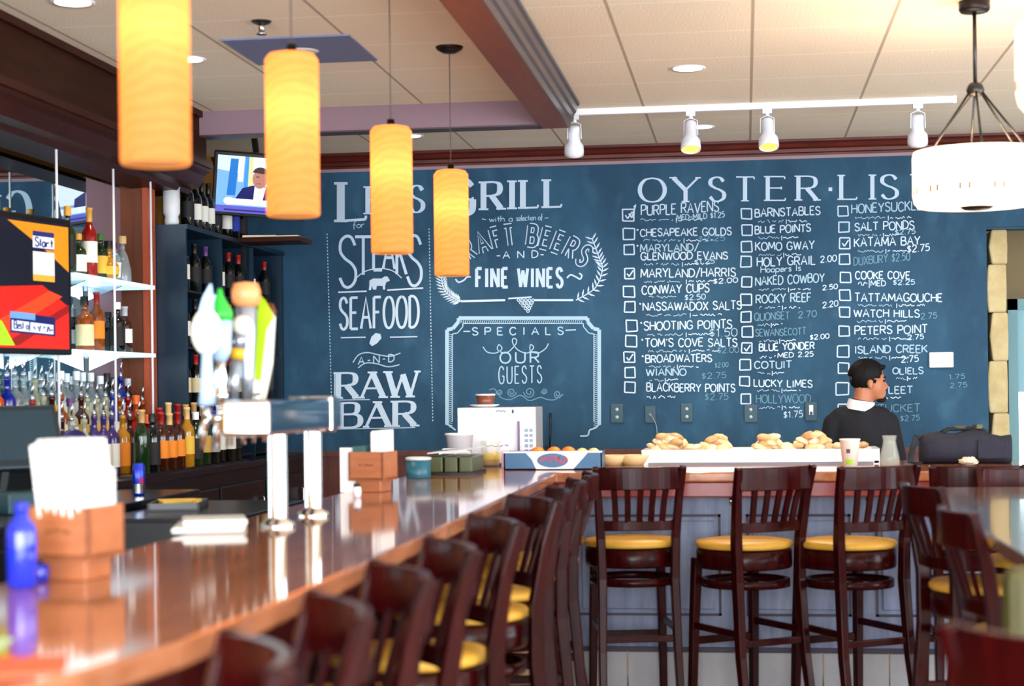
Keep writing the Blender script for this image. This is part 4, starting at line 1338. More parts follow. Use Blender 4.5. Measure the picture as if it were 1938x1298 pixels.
# glass shelves with rods
def glass_shelf(lab, y0, y1, z, x0=-3.295, x1=-3.07):
    t = thing('glass_shelf', lab, 'shelf', ((x0 + x1) / 2, (y0 + y1) / 2, z), 0, 'glass shelves on the mirror')
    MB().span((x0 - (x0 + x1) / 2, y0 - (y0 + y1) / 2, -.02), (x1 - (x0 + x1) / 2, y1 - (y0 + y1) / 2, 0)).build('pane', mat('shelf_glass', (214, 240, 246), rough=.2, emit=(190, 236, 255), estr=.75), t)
    for yy in (y0 + .25, y1 - .35):
        m = yy - (y0 + y1) / 2
        MB().extrude([(x0 - (x0 + x1) / 2, m - .008, -.012), (x1 - (x0 + x1) / 2 - .03, m - .008, -.012), (x0 - (x0 + x1) / 2, m - .008, -.09)], (0, .016, 0)).build('bracket', STEEL, t)
    return t


SZ1, SZ2 = at(220, 534, X=-3.15).z, at(200, 666, X=-3.15).z
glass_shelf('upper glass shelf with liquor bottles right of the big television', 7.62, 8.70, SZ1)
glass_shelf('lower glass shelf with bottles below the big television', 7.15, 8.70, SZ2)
for i, (yy, lab) in enumerate(((7.35, 'thin white shelf rod nearest the big television'), (8.05, 'middle thin white rod holding the glass shelves'), (8.58, 'thin white shelf rod nearest the wooden post'))):
    tag(MB().cyl((0, 0, 1.06), (0, 0, 2.555), .006, n=8).build('shelf_rod', WHITE, None, (-3.045, yy, 0)), lab, 'rod', 'shelf rods')


def on_shelf(px, X, z, kind, glass, label, cap, lab, h=1.0):
    p = at(px, 600, X=X)
    bottle(kind, glass, label, cap, (X, p.y, z), lab, 'bottles on the glass shelves', h)


on_shelf(171, -3.16, SZ1, 'wine', 'red', 'white', 'gold', 'tall bottle with big white label and gold cap on the upper glass shelf', 1.14)
on_shelf(150, -3.19, SZ1, 'spirit', 'green', 'white', 'gold', 'green bottle left of the tall white-label bottle on the upper shelf', .72)
on_shelf(191, -3.16, SZ1, 'spirit', 'green', 'yellow', 'green', 'small green-capped bottle right of the tall white-label bottle', .78)
on_shelf(207, -3.13, SZ1, 'round', 'gold', 'yellow', 'black', 'round yellow bottle with black cap on the upper glass shelf', .86)
on_shelf(218, -3.19, SZ1, 'spirit', 'clear', 'white', 'purple', 'clear bottle with purple cap behind the round yellow bottle', .7)
on_shelf(233, -3.16, SZ1, 'flask', 'clear', None, 'tan', 'clear tapering bottle with tan stopper at the right end of the upper shelf', .86)
on_shelf(130, -3.16, SZ1, 'spirit', 'green', 'black', 'gold', 'bottle with gold cap half behind the big television on the upper shelf', 1.1)
kb = at(160, 600, X=-3.16)
k_b = bottle('square', 'amber', 'cream', 'black', (-3.16, kb.y, SZ2), 'squat amber bottle with broad cream label on the lower glass shelf', 'bottles on the glass shelves', .98)
on_shelf(183, -3.18, SZ2, 'wine', 'amber', 'orange', 'red', 'tall amber bottle with orange label and red cap on the lower shelf', .98)
on_shelf(222, -3.13, SZ2, 'spirit', 'black', 'black', 'white', 'black bottle with white collar at the right of the lower glass shelf', .86)
on_shelf(236, -3.17, SZ2, 'wine', 'brown', 'white', 'silver', 'brown bottle at the right end of the lower glass shelf', .8)
on_shelf(205, -3.19, SZ2, 'spirit', 'dark', 'black', 'black', 'small dark bottle between the amber and black bottles on the lower shelf', .7)

# wine bottles in the cabinet compartments and on its top
random.seed(8)
cn_ = ['left', 'middle', 'right']
lv = ['bottom', 'second', 'third', 'top']
pal = [('dark', 'white', 'black'), ('dark', 'white', 'white'), ('dark', 'grey', 'black'), ('dark', 'black', 'red'), ('dark', 'cream', 'purple'), ('green', 'white', 'white'), ('dark', 'black', 'black')]
capname = ['left-hand', 'centre', 'right-hand']
for ci in range(3):
    ya = WY0 + T + cw * ci
    for li, zz in enumerate(SHZ):
        ks = 3 if ci < 2 else 2
        for k in range(ks):
            if li == 0 and ci > 0:
                continue
            g, l, c_ = random.choice(pal)
            if li == 1:
                l, c_ = 'cream', 'red'
            if li == 3:
                l = 'black' if k else 'white'
            bottle('wine', g, l, c_, (-3.045, ya + .09 + k * (.20 if ks == 3 else .33), zz), '%s %s-labelled bottle, %s cabinet compartment, %s shelf' % (capname[k] if ks == 3 else capname[k * 2], l, cn_[ci], lv[li]), 'wine bottles in the cabinet', .9)
tb = [(9.66, 'dark', 'black', 'black'), (9.80, 'dark', 'white', 'black'), (9.92, 'dark', 'white', 'black'), (10.04, 'dark', 'white', 'black'), (10.18, 'dark', 'black', 'black'), (10.38, 'dark', 'white', 'black'), (10.54, 'dark', 'blue', 'black'), (10.70, 'dark', 'black', 'black')]
for i, (yy, g, l, c_) in enumerate(tb):
    bottle('wine', g, l, c_, (-3.08, yy - .38, WZ + T), '%s-labelled dark bottle on top of the wine cabinet, %s from the left' % (l, ORD[i]), 'bottles on top of the wine cabinet', 1.0)
# big white display bottle
t = thing('display_bottle', 'large white display bottle with a peaked top standing on the wine cabinet', 'bottle', (-3.09, 9.04, WZ + T))
MB().lathe([(0, 0), (.035, 0), (.04, .02), (.036, .05), (.046, .07), (.046, .2), (0, .2)], n=24).build('body', mat('display_white', (214, 220, 224), rough=.4), t)
MB().lathe([(.049, .2), (.05, .25), (.03, .275), (0, .29)], n=8).build('peaked_cap', mat('display_cap', (200, 210, 218), rough=.4), t)
for z0, m in ((.02, GL['blue']), (.09, LB['red'])):
    pass
dtxt = Chalk(plane=lambda px, py, d: Vector((math.sin((px - .5) * 1.5 + .55) * .0512, -math.cos((px - .5) * 1.5 + .55) * .0512, py)))
dtxt.text('VIAN', .05, .212, .95, .212, -.026, .004)
dtxt.done('lettering', LB['black'], t)
# small shelf with papers under the small television
p0, p1 = at(438, 452, Y=10.0), at(576, 456, Y=10.0)
t = thing('wall_shelf', 'small dark bracket shelf under the small television', 'shelf', ((p0.x + p1.x) / 2, 10.05, p0.z))
MB().box((0, 0, -.015), (p1.x - p0.x, .26, .03)).build('board', TRIMW, t, bevel=.004)
MB().sweep([(-.2, .12, -.03), (-.2, .12, -.2)], .03, .02).build('bracket', BLACK, t)
tag(MB().box((.03, -.03, .004), (.34, .16, .008)).box((-.05, -.02, .011), (.2, .15, .006), .15).build('paper_stack', mat('buff_paper', (226, 206, 170), rough=.8), None, ((p0.x + p1.x) / 2, 10.05, p0.z)), 'flat buff papers lying on the shelf under the small television', 'papers')

# ================================================================== bar counters
GRAN = mat('brown_stone_top', (150, 92, 62), rough=0.07, spec=0.6, noise=(176, 116, 84), nscale=5, nstretch=(3, 0.7, 3))
BT = 1.07
poly = [(-.86, 7.83), (1.5, 7.83), (1.5, 8.95), (-1.53, 8.95), (-1.53, 0.9), (-1.42, 1.15), (-1.3, 1.45), (-1.15, 1.75), (-1.02, 2.02), (-.93, 2.3), (-.88, 2.6), (-.862, 3.0), (-.86, 3.5)]
t = thing('bar_counter', 'long polished brown bar counter running back and turning along the raw bar', 'counter', (-.9, 6.0, BT))
b = MB().prism([(x + .9, y - 6) for x, y in poly], -.045, 0)
b.build('counter_slab', GRAN, t, bevel=.008)
EDGE = mat('counter_edge_red', (128, 42, 40), rough=.25, coat=.3)
nose = [(-1.0, 2.1), (-.93, 2.3), (-.88, 2.6), (-.862, 3.0), (-.86, 3.5), (-.86, 7.83)]
MB().sweep([(x + .9 - .02, y - 6, -.075) for x, y in nose], .04, .06, side=(1, 0, 0)).build('front_rail', WOOD, t, bevel=.006)
MB().span((-.86 + .9, 7.845 - 6, -.115), (1.5 + .9, 7.9 - 6, -.045)).build('edge_band', EDGE, t, bevel=.006)
# base of the long bar
t = thing('bar_cabinet', 'dark wooden base carrying the long bar counter', 'cabinet', (-1.29, 5.0, 0))
MB().span((-.2, -2.6, 0), (.12, 2.95, BT - .045)).build('carcass', mat('bar_front_wood', (44, 16, 12), rough=.4, noise=(60, 24, 16), nscale=4, nstretch=(6, 6, .6)), t)
for i in range(5):
    y0 = -2.5 + i * 1.08
    MB().span((.12, y0, .2), (.132, y0 + .98, .9)).build('raised_panel', WOOD, t, bevel=.006)
# raw bar base
GREYW = mat('grey_washed_wood', (100, 108, 136), rough=.45, noise=(134, 144, 172), nscale=3.5, nstretch=(5, 5, .7))
GROOVE = mat('panel_groove', (56, 46, 62), rough=.5)
RB = 8.05
t = thing('raw_bar_cabinet', 'grey washed panelled front of the raw bar on a tiled plinth', 'cabinet', (.3, RB, 0))
MB().span((-1.16, 0, .24), (1.2, .6, BT - .045)).build('front_panel', GREYW, t)


def rb(px, py):
    p = at(px, py, Y=RB)
    return p.x - .3, p.z


pt, pb = rb(1300, 973)[1], rb(1300, 1165)[1]
xv = [rb(x, 1000)[0] for x in (1105, 1364, 1412, 1560, 1608, 1760)]
xv = [-1.1, xv[1], xv[2], xv[3] + .12, xv[3] + .23, 1.15]
for i in range(0, 6, 2):
    b = MB()
    for a, c_ in (((xv[i], -.004, pt - .012), (xv[i + 1], .002, pt)), ((xv[i], -.004, pb), (xv[i + 1], .002, pb + .012)), ((xv[i], -.004, pb), (xv[i] + .012, .002, pt)), ((xv[i + 1] - .012, -.004, pb), (xv[i + 1], .002, pt))):
        b.span(a, c_)
    b.build('panel_moulding', GROOVE, t)
    MB().span((xv[i] + .03, -.008, pb + .03), (xv[i + 1] - .03, .002, pt - .03)).build('raised_panel', GREYW, t, bevel=.006)
MB().span((-1.16, -.02, .225), (1.2, 0, .245)).build('plinth_cap', GROOVE, t)
tile = mat('pale_plinth_tile', (150, 148, 152), rough=.3, noise=(166, 164, 168), nscale=3)
b = MB()
x = -1.16
while x < 1.19:
    b.span((x + .003, -.015, .004), (min(x + .30, 1.2) - .003, .01, .222))
    x += .30
b.build('plinth_tiles', tile, t, bevel=.002)
hx, hz = rb(1383, 947)
MB().tube([(hx, 0, hz + .02), (hx, -.03, hz + .015), (hx, -.035, hz - .012), (hx, -.015, hz - .016)], .006).build('coat_hook', STEEL, t)
hx, hz = rb(1640, 947)
MB().tube([(hx, 0, hz + .02), (hx, -.03, hz + .015), (hx, -.035, hz - .012), (hx, -.015, hz - .016)], .006).build('coat_hook', STEEL, t)
# wainscot below the chalkboard
struct(MB().span((XL + .4, YB - .025, 0), (DX0, YB, 1.06)).span((XL + .4, YB - .05, 1.03), (DX0, YB, 1.065)).build('trim_14', mat('wainscot_wood', (78, 34, 26), rough=.5, noise=(96, 44, 34), nscale=4, nstretch=(6, 6, .6))), 'red-brown wainscot under the chalkboard', 'wainscot')

# ================================================================== bar stools
SEATM = mat('tan_seat_pad', (200, 150, 52), rough=.45, noise=(212, 164, 66), nscale=6)
BZ = 1.115


def make_stool(label, group):
    t = thing('bar_stool', label, 'bar stool', (0, 0, 0), 0, group)
    b = MB().lathe([(0, .752), (.205, .752), (.212, .758), (.214, .770), (.206, .781), (.16, .788), (0, .790)], n=36)
    b.build('seat', SEATM, t)
    MB().lathe([(.17, .665), (.205, .665), (.210, .675), (.210, .742), (.204, .747), (0, .747)], n=36, cap=False).lathe([(0, .69), (.17, .69), (.17, .665)], n=36, cap=False).build('seat_frame', WOOD, t)
    for s in (-1, 1):
        MB().sweep([(s * .165, .18, 0), (s * .158, .165, .40), (s * .150, .15, .70)], [.034, .038, .042], [.034, .038, .042]).build('leg', WOOD, t, bevel=.006)
        MB().sweep([(s * .172, -.27, 0), (s * .166, -.215, .30), (s * .160, -.188, .62), (s * .165, -.188, .80), (s * .178, -.215, .98), (s * .192, -.252, BZ)],
                   [.032, .036, .040, .038, .034, .030], [.036, .042, .046, .044, .036, .028]).build('leg', WOOD, t, bevel=.006)
    # curved rails: centre bows away from the sitter

    def bow(z, xw, y, sag, n=14):
        return [(-xw + 2 * xw * i / n, y - sag * (1 - (2 * i / n - 1) ** 2), z) for i in range(n + 1)]
    MB().sweep(bow(BZ - .052, .178, -.238, .048), .10, .022, side=(0, 0, 1)).build('top_rail', WOOD, t, bevel=.005)
    MB().sweep(bow(.855, .158, -.196, .03), .045, .02, side=(0, 0, 1)).build('bottom_rail', WOOD, t, bevel=.004)
    for k in range(5):
        f = -1 + 2 * (k + 1) / 6
        s0, s1 = .03 * (1 - f * f), .048 * (1 - f * f)
        MB().sweep([(f * .152, -.196 - s0, .86), (f * .160, -.212 - s1 * .9, .95), (f * .172, -.232 - s1, BZ - .09)], .026, .012).build('slat', WOOD, t)
    ring = [(math.cos(a) * .185, math.sin(a) * .185 - .01, .60) for a in [2 * PI * i / 28 for i in range(28)]]
    vv, ff = [], []
    b = MB()
    for (x, y, z) in ring:
        l = math.hypot(x, y + .01)
        nx, ny = x / l, (y + .01) / l
        vv += [(x + nx * .009, y + ny * .009, z - .017), (x + nx * .009, y + ny * .009, z + .017), (x - nx * .009, y - ny * .009, z + .017), (x - nx * .009, y - ny * .009, z - .017)]
    for i in range(28):
        j = (i + 1) % 28
        for k in range(4):
            ff.append((i * 4 + k, i * 4 + (k + 1) % 4, j * 4 + (k + 1) % 4, j * 4 + k))
    b.add(vv, ff, True)
    b.build('ring_stretcher', WOOD, t)
    MB().sweep([(-.16, .17, .33), (.16, .17, .33)], .034, .022, side=(0, 0, 1)).build('footrest', WOOD, t, bevel=.004)
    MB().sweep([(-.165, -.21, .36), (.165, -.21, .36)], .03, .02, side=(0, 0, 1)).build('stretcher', WOOD, t, bevel=.004)
    for s in (-1, 1):
        MB().sweep([(s * .162, .17, .40), (s * .165, -.21, .40)], .03, .02, side=(0, 0, 1)).build('stretcher', WOOD, t, bevel=.004)
    return t


stool0 = None


def stool(bx, by, hdeg, label, group):
    """bx, by: middle of the back; hdeg: heading of the sitter, degrees anticlockwise from +Y"""
    global stool0
    h = math.radians(hdeg)
    loc = (bx - math.sin(h) * .24, by + math.cos(h) * .24, 0)
    if stool0 is None:
        stool0 = make_stool(label, group)
        stool0.location = loc
        stool0.rotation_euler = (0, 0, h)
    else:
        s = dup(stool0, loc, h, label)
        s['group'] = group


RBY = 7.42
gx = lambda px: at(px, 882, Y=RBY).x
stool(gx(1466), RBY, 34, 'dark slat-back bar stool at the middle of the raw bar, seat turned left', 'bar stools along the raw bar')
stool(gx(1208), RBY + .05, 12, 'dark slat-back bar stool at the left end of the raw bar', 'bar stools along the raw bar')
stool(gx(1662), RBY, 30, 'dark slat-back bar stool at the raw bar below the paper cup and carafe', 'bar stools along the raw bar')
stool(gx(1850), RBY - .02, 4, 'dark bar stool at the right end of the raw bar below the bag', 'bar stools along the raw bar')
LBS = [(2.14, 117, 'nearest'), (2.62, 116, 'second nearest'), (3.14, 117, 'third nearest'), (3.70, 115, 'fourth nearest'), (4.41, 117, 'fifth nearest'), (5.27, 119, 'sixth nearest'), (5.80, 104, 'seventh nearest'), (6.35, 100, 'second farthest'), (6.88, 96, 'farthest')]
for y, hd, o in LBS:
    stool(-.885 + math.sin(math.radians(hd)) * .24, y - math.cos(math.radians(hd)) * .24, hd, 'dark slat-back stool tucked at the long bar, %s of that row' % o, 'bar stools along the long bar')
stool(.60, 6.0, -76, 'far dark stool on the left side of the high table, slats turned to the room', 'bar stools at the high table')
stool(.585, 4.85, -84, 'middle dark stool on the left side of the high table', 'bar stools at the high table')
stool(.44, 2.42, -40, 'blurred near stool at the lower right picture corner', 'bar stools at the high table')
stool(1.12, 7.12, 180, 'dark stool at the far end of the high table with orange-lit top rail', 'bar stools at the high table')

# high table
t = thing('high_table', 'high dark table with polished grey-brown top at the right', 'table', (1.1, 5.45, 0))
TT = mat('table_top', (104, 80, 68), rough=.12, noise=(122, 94, 80), nscale=4, nstretch=(3, .8, 3), coat=.4)
MB().span((-.45, -1.4, 1.01), (.45, 1.5, 1.05)).build('tabletop', TT, t, bevel=.006)
for yy in (-.95, 1.05):
    MB().cyl((0, yy, .03), (0, yy, 1.01), .04).build('pedestal', BLACK, t)
    MB().lathe([(.2, 0), (.2, .015), (.06, .04), (0, .04)], (0, yy, 0), 24).build('foot_plate', BLACK, t)
# olive upholstered chair beyond the near stool
t = thing('upholstered_chair', 'olive upholstered high chair beside the near corner of the high table', 'chair', (.80, 3.70, 0))
OLV = mat('olive_upholstery', (58, 56, 20), rough=.55, noise=(70, 66, 26), nscale=5)
MB().span((-.27, -.04, .74), (.27, .05, 1.075)).build('backrest', OLV, t, bevel=.03)
MB().span((-.26, -.44, .66), (.26, -.03, .75)).build('seat', OLV, t, bevel=.03)
for sx in (-.22, .22):
    for sy in (-.4, .0):
        MB().sweep([(sx, sy, 0), (sx, sy, .68)], .04, .04).build('leg', WOOD, t)

# ================================================================== things on the counters
def on_bar(px, py, Z=BT):
    return at(px, py, Z=Z)


# ---- beer tap tower
CHROME = mat('chrome', (226, 228, 234), rough=.06, metal=1.0)
t = thing('beer_tap_tower', 'bridge-shaped chrome beer tap tower on two posts', 'beer tap', (-1.335, 4.9, BT))
MB().span((-.068, -.42, .268), (.068, .42, .368)).build('crossbar', CHROME, t, bevel=.012)
for yy, xx in ((-.10, .0), (.31, .0)):
    MB().lathe([(.05, 0), (.05, .012), (.03, .022), (.0275, .03), (.0275, .27)], (xx, yy, 0), 32, cap=False).build('post', CHROME, t)
MB().span((-.073, .275, .262), (.073, .345, .374)).build('clamp_ring', STEEL, t, bevel=.008)
tower = t
fy = [-.36, -.235, -.11, .02, .13, .245]
for yy in fy:
    MB().cyl((-.068, yy, .32), (-.12, yy, .315), .013).tube([(-.11, yy, .315), (-.128, yy, .31), (-.135, yy, .28), (-.137, yy, .235)], [.012, .013, .011, .009]).cyl((-.122, yy, .31), (-.122, yy, .355), .012, .009).build('faucet', CHROME, t)


def handle(i, name_lab, parts):
    """parts: (name, MB, material) in handle coordinates from its foot"""
    h = bpy.data.objects.new('tap_handle', None)
    COL.objects.link(h)
    h.parent = tower
    h.location = (-.122, fy[i], .355)
    h['label'] = name_lab
    for n, mb_, m in parts:
        mb_.build(n, m, h)
    return h


HWH = mat('handle_white', (240, 240, 226), rough=.25)
HGR = mat('handle_green', (44, 180, 60), rough=.3)
HLM = mat('handle_lime', (176, 220, 30), rough=.3)
HBL = mat('handle_pale_blue', (170, 200, 232), rough=.15)
HSL = mat('handle_silver', (150, 160, 176), rough=.2, metal=.7)
HYE = mat('handle_yellow', (220, 170, 30), rough=.35)
HWD = mat('handle_wood', (226, 152, 96), rough=.35)
HBR = mat('handle_brown', (90, 40, 20), rough=.4)
e = lambda c, r: MB().ball(c, r, 20, 14)
handle(0, 'tap handle with a large white oval badge and pale crest, leftmost on the tower', [
    ('stem', MB().lathe([(.0, 0), (.026, 0), (.020, .04), (.016, .1), (.014, .15)], n=18), HBL), ('badge', e((0, 0, .20), (.044, .018, .064)), HWH),
    ('crest', MB().sweep([(0, 0, .25), (.006, 0, .29), (.014, 0, .33)], [.04, .03, .004], [.016, .012, .006]).sweep([(.0, 0, .25), (.026, 0, .30)], [.02, .004], [.012, .006]), HBL)])
handle(1, 'tap handle with green peaked top and pale body, second from the left', [
    ('stem', MB().lathe([(.0, 0), (.020, 0), (.022, .03), (.014, .05), (.020, .075), (.013, .1), (.016, .13)], n=18), CHROME), ('body', MB().lathe([(.016, .12), (.03, .15), (.034, .24), (0, .24)], n=18), HBL), ('peak', MB().lathe([(.035, .235), (.036, .26), (.012, .30), (.006, .325), (0, .325)], n=18), HGR)])
handle(2, 'slanted grey tap handle with yellow bands and a pale knob, third from the left', [
    ('stem', MB().tube([(0, 0, 0), (.0, 0, .06), (.008, 0, .14)], [.013, .014, .018], 14), HSL), ('yellow_band', MB().tube([(.007, 0, .13), (.013, 0, .16)], .0205, 14), HYE), ('arm', MB().tube([(.012, 0, .15), (.022, 0, .21)], [.018, .02], 14), HSL), ('knob', e((.026, 0, .225), .03), HWH)])
handle(3, 'tap handle with a round wooden knob on a grey body, fourth from the left', [
    ('body', MB().lathe([(0, 0), (.016, 0), (.02, .08), (.03, .2), (.032, .28), (.02, .30), (0, .30)], n=18), HSL), ('wooden_knob', MB().lathe([(.0, .285), (.03, .285), (.042, .30), (.044, .33), (.036, .355), (0, .36)], n=20), HWD)])
handle(4, 'wide white paddle tap handle with a lime stripe, fifth from the left', [
    ('paddle', MB().extrude([(-.022, -.012, 0), (.02, -.012, 0), (.046, -.012, .12), (.056, -.012, .26), (.03, -.012, .29), (-.03, -.012, .27), (-.034, -.012, .12)], (0, .024, 0)), HWH),
    ('lime_stripe', MB().extrude([(-.004, -.0155, .07), (.014, -.0155, .07), (.034, -.0155, .22), (.058, -.0155, .26), (.03, -.0155, .31), (.012, -.0155, .33), (.002, -.0155, .2)], (0, .003, 0)), HLM),
    ('foot', MB().lathe([(0, -.0), (.014, 0), (.018, .03)], n=14), CHROME)])
handle(5, 'dark tap handle with brown cap, rightmost on the tower', [
    ('body', MB().lathe([(0, 0), (.014, 0), (.018, .1), (.026, .24), (.028, .27), (0, .27)], n=16), BLACK), ('cap', MB().lathe([(.026, .265), (.03, .28), (.02, .305), (0, .31)], n=16), HBR)])

# ---- napkin caddies
CAD = mat('caddy_wood', (158, 92, 56), rough=.35, noise=(176, 106, 66), nscale=5, nstretch=(1, 6, 6))
for k, (px, py, rz, lab) in enumerate(((146, 1094, -.16, 'near square wooden napkin caddy at the left on the bar counter'), (707, 930, -.2, 'far square wooden napkin caddy in the middle of the bar counter'))):
    p = on_bar(px, py)
    t = thing('napkin_caddy', lab, 'napkin caddy', p, rz, 'wooden napkin caddies')
    s = .072
    MB().span((-.052, -.052, 0), (.052, .052, .045)).build('foot_block', CAD, t, bevel=.003)
    b = MB().span((-s, -s, .045), (s, s, .057))
    b.build('tray', CAD, t)
    for a, c_ in (((-s, -s, .045), (s, -s + .01, .155)), ((-s, s - .01, .045), (s, s, .155)), ((-s, -s, .045), (-s + .01, s, .155)), ((s - .01, -s, .045), (s, s, .155))):
        MB().span(a, c_).build('side_board', CAD, t, bevel=.002)
    MB().span((.008, -s + .01, .057), (.016, s - .01, .15)).build('divider', CAD, t)
    m = Chalk(plane=lambda u, v, d: Vector((u, -s + .0014 - d, v)))
    m.scrib(-.03, .105, .03, .105, .006, .003, 350)
    m.done('burned_mark', mat('burn_mark', (84, 40, 26), rough=.6), t)
    q = MB()
    for i in range(9):
        q.box((.02 + i * .0045, random.uniform(-.004, .004), .145 + random.uniform(-.004, .004)), (.004, .118, .17), random.uniform(-.03, .03))
    nl = 'stack of white paper napkins standing in the %s wooden caddy' % ('near', 'far')[k]
    o = q.build('napkin_stack', PAPER, None, (p.x, p.y, p.z + .003), rotz=rz)
    tag(o, nl, 'napkins', 'napkin stacks')
    q = MB()
    for i in range(5):
        q.box((-.055 + i * .011, 0, .118), (.009, .12, .11 if k else .12), 0)
    o = q.build('card_stack', mat('green_card', (62, 100, 104), rough=.6), None, (p.x, p.y, p.z + .003), rotz=rz)
    tag(o, 'green-grey coasters filling the front slot of the %s wooden caddy' % ('near', 'far')[k], 'coasters', 'coaster stacks')
    if k == 0:
        q = MB()
        for i in range(16):
            q.box((-.052 + i * .0062, -.006 + .004 * (i % 3), .205 + .004 * (i % 4)), (.0055, .135, .15), 0, rot=Matrix.Rotation(-.12, 3, 'Y'))
        o = q.build('napkin_stack', PAPER, None, (p.x, p.y, p.z + .003), rotz=rz)
        tag(o, 'loose white napkins fanned over the coasters of the near caddy', 'napkins', 'napkin stacks')
# menu card and shaker beside the far caddy
p = on_bar(659, 931)
o = MB().box((0, 0, .085), (.06, .012, .17)).build('menu_card', PAPER, None, p, rotz=.3)
tag(o, 'upright pale menu card leaning left of the far wooden caddy', 'menu')
p = on_bar(676, 941)
t = thing('salt_shaker', 'small white shaker with dark cap in front of the far wooden caddy', 'shaker', p)
MB().lathe([(0, 0), (.014, 0), (.016, .02), (.013, .04), (0, .04)], n=16).build('body', mat('shaker_white', (240, 240, 246), rough=.3), t)
MB().lathe([(.0135, .039), (.012, .05), (0, .052)], n=16).build('cap', BLACK, t)
# cobalt bottle by the near caddy
p = on_bar(42, 1112)
BLU = mat('cobalt_glass', (40, 60, 230), rough=.06, trans=.35, spec=.8)
t = thing('water_bottle', 'cobalt blue glass bottle at the left edge of the bar counter', 'bottle', p)
MB().lathe([(0, 0), (.026, 0), (.03, .006), (.03, .11), (.026, .128), (.014, .14), (.012, .16), (0, .16)], n=28).build('glass_body', BLU, t)
MB().lathe([(.013, .155), (.015, .158), (.015, .172), (0, .173)], n=20).build('cap', mat('blue_cap', (30, 40, 170), rough=.3), t)
p = on_bar(74, 1100)
t = thing('candle_holder', 'small round blue glass tealight holder beside the near caddy', 'candle holder', p)
MB().lathe([(0, 0), (.016, 0), (.02, .008), (.02, .034), (.017, .036), (.016, .012), (0, .011)], n=24, cap=False).build('cup', BLU, t)
# sheets on the near counter
p = at(42, 1262, Z=BT)
o = MB().box((0, 0, .0015), (.12, .16, .003)).build('menu_sheet', mat('orange_sheet', (210, 96, 60), rough=.6), None, p, rotz=.35)
tag(o, 'orange menu sheet lying at the lower left end of the bar counter', 'menu')
p = at(2, 1222, Z=BT)
o = MB().box((0, 0, .0015), (.05, .12, .003)).build('coaster_sheet', mat('pale_green_sheet', (176, 206, 160), rough=.6), None, (p.x - .02, p.y, p.z), rotz=.2)
tag(o, 'pale green card at the left picture edge on the bar counter', 'card')
# folded towel on the inner edge of the bar
p = on_bar(398, 1003)
t = thing('bar_towel', 'folded white bar towel lying at the inner edge of the counter', 'towel', p, .25)
TW = mat('white_towel', (236, 236, 232), rough=.9, bump=.4, bscale=300)
MB().box((0, 0, .009), (.20, .26, .018)).build('lower_fold', TW, t, bevel=.008)
MB().box((.01, .02, .026), (.18, .2, .016), .08).build('upper_fold', TW, t, bevel=.007)

# ---- far corner of the bar
p = on_bar(792, 905)
t = thing('teal_tin', 'round dark teal tin on the counter right of the far caddy', 'tin', p)
MB().lathe([(0, 0), (.052, 0), (.054, .004), (.054, .082), (.05, .082), (.05, .07), (0, .07)], n=32, cap=False).build('tin_body', mat('teal_tin', (34, 96, 116), rough=.35), t)
MB().lathe([(.053, .08), (.057, .082), (.057, .092), (.05, .094), (.05, .084)], n=32, cap=False).build('rim', mat('tin_rim', (210, 214, 214), rough=.3), t)
p = on_bar(856, 898)
t = thing('garnish_tray', 'long dark garnish tray with compartments and pale lids on the counter', 'tray', p)
MB().span((-.10, -.06, 0), (.11, .30, .012)).build('base', BLACK, t)
for k in range(3):
    MB().span((-.095 + k * .068, -.055, .012), (-.035 + k * .068, .29, .085)).build('insert', mat('insert_green', (88, 96, 60), rough=.3, trans=.2), t, bevel=.006)
MB().sweep([(-.1, .1, .10), (.11, .1, .12)], .36, .006, side=(0, 1, 0)).build('lid', mat('pale_lid', (190, 200, 200), rough=.15), t)
p = on_bar(866, 878)
p = at(870, 850, Y=8.45)
pz = BT
t = thing('white_bucket', 'white plastic bucket in front of the microwave', 'bucket', (p.x, 8.45, pz))
MB().lathe([(0, 0), (.05, 0), (.068, .16), (.074, .16), (.074, .17), (.066, .17), (.05, .012), (0, .012)], n=32, cap=False).build('bucket_body', WHITE, t)
MB().box((0, -.1, .05), (.15, .012, .07)).build('paper_label', PAPER, t) if False else None
p = at(862, 856, Y=8.30)
t = thing('napkin_box', 'flat white box of folded napkins left of the yellow pitcher', 'box', (p.x, 8.28, BT), .1)
MB().span((-.075, -.05, 0), (.075, .05, .085)).build('carton', mat('white_carton', (226, 230, 236), rough=.6), t, bevel=.003)
MB().span((-.06, -.035, .085), (.06, .035, .10)).build('napkins', PAPER, t, bevel=.003)
p = on_bar(929, 882)
t = thing('juice_pitcher', 'clear plastic pitcher half full of yellow juice', 'pitcher', p)
MB().lathe([(.0, 0), (.044, 0), (.052, .13), (.05, .13), (.043, .006), (0, .006)], n=28, cap=False).build('vessel', mat('frosted_plastic', (232, 236, 230), rough=.25, alpha=.22), t)
MB().lathe([(0, .008), (.0425, .008), (.047, .065), (0, .065)], n=28).build('juice', mat('yellow_juice', (236, 204, 20), rough=.2), t)
p = on_bar(948, 884)
o = MB().box((0, 0, .04), (.02, .06, .08)).build('sugar_caddy', mat('pink_packets', (236, 190, 206), rough=.6), None, (p.x + .01, p.y + .05, p.z))
tag(o, 'small pink packet box right of the yellow pitcher', 'box')
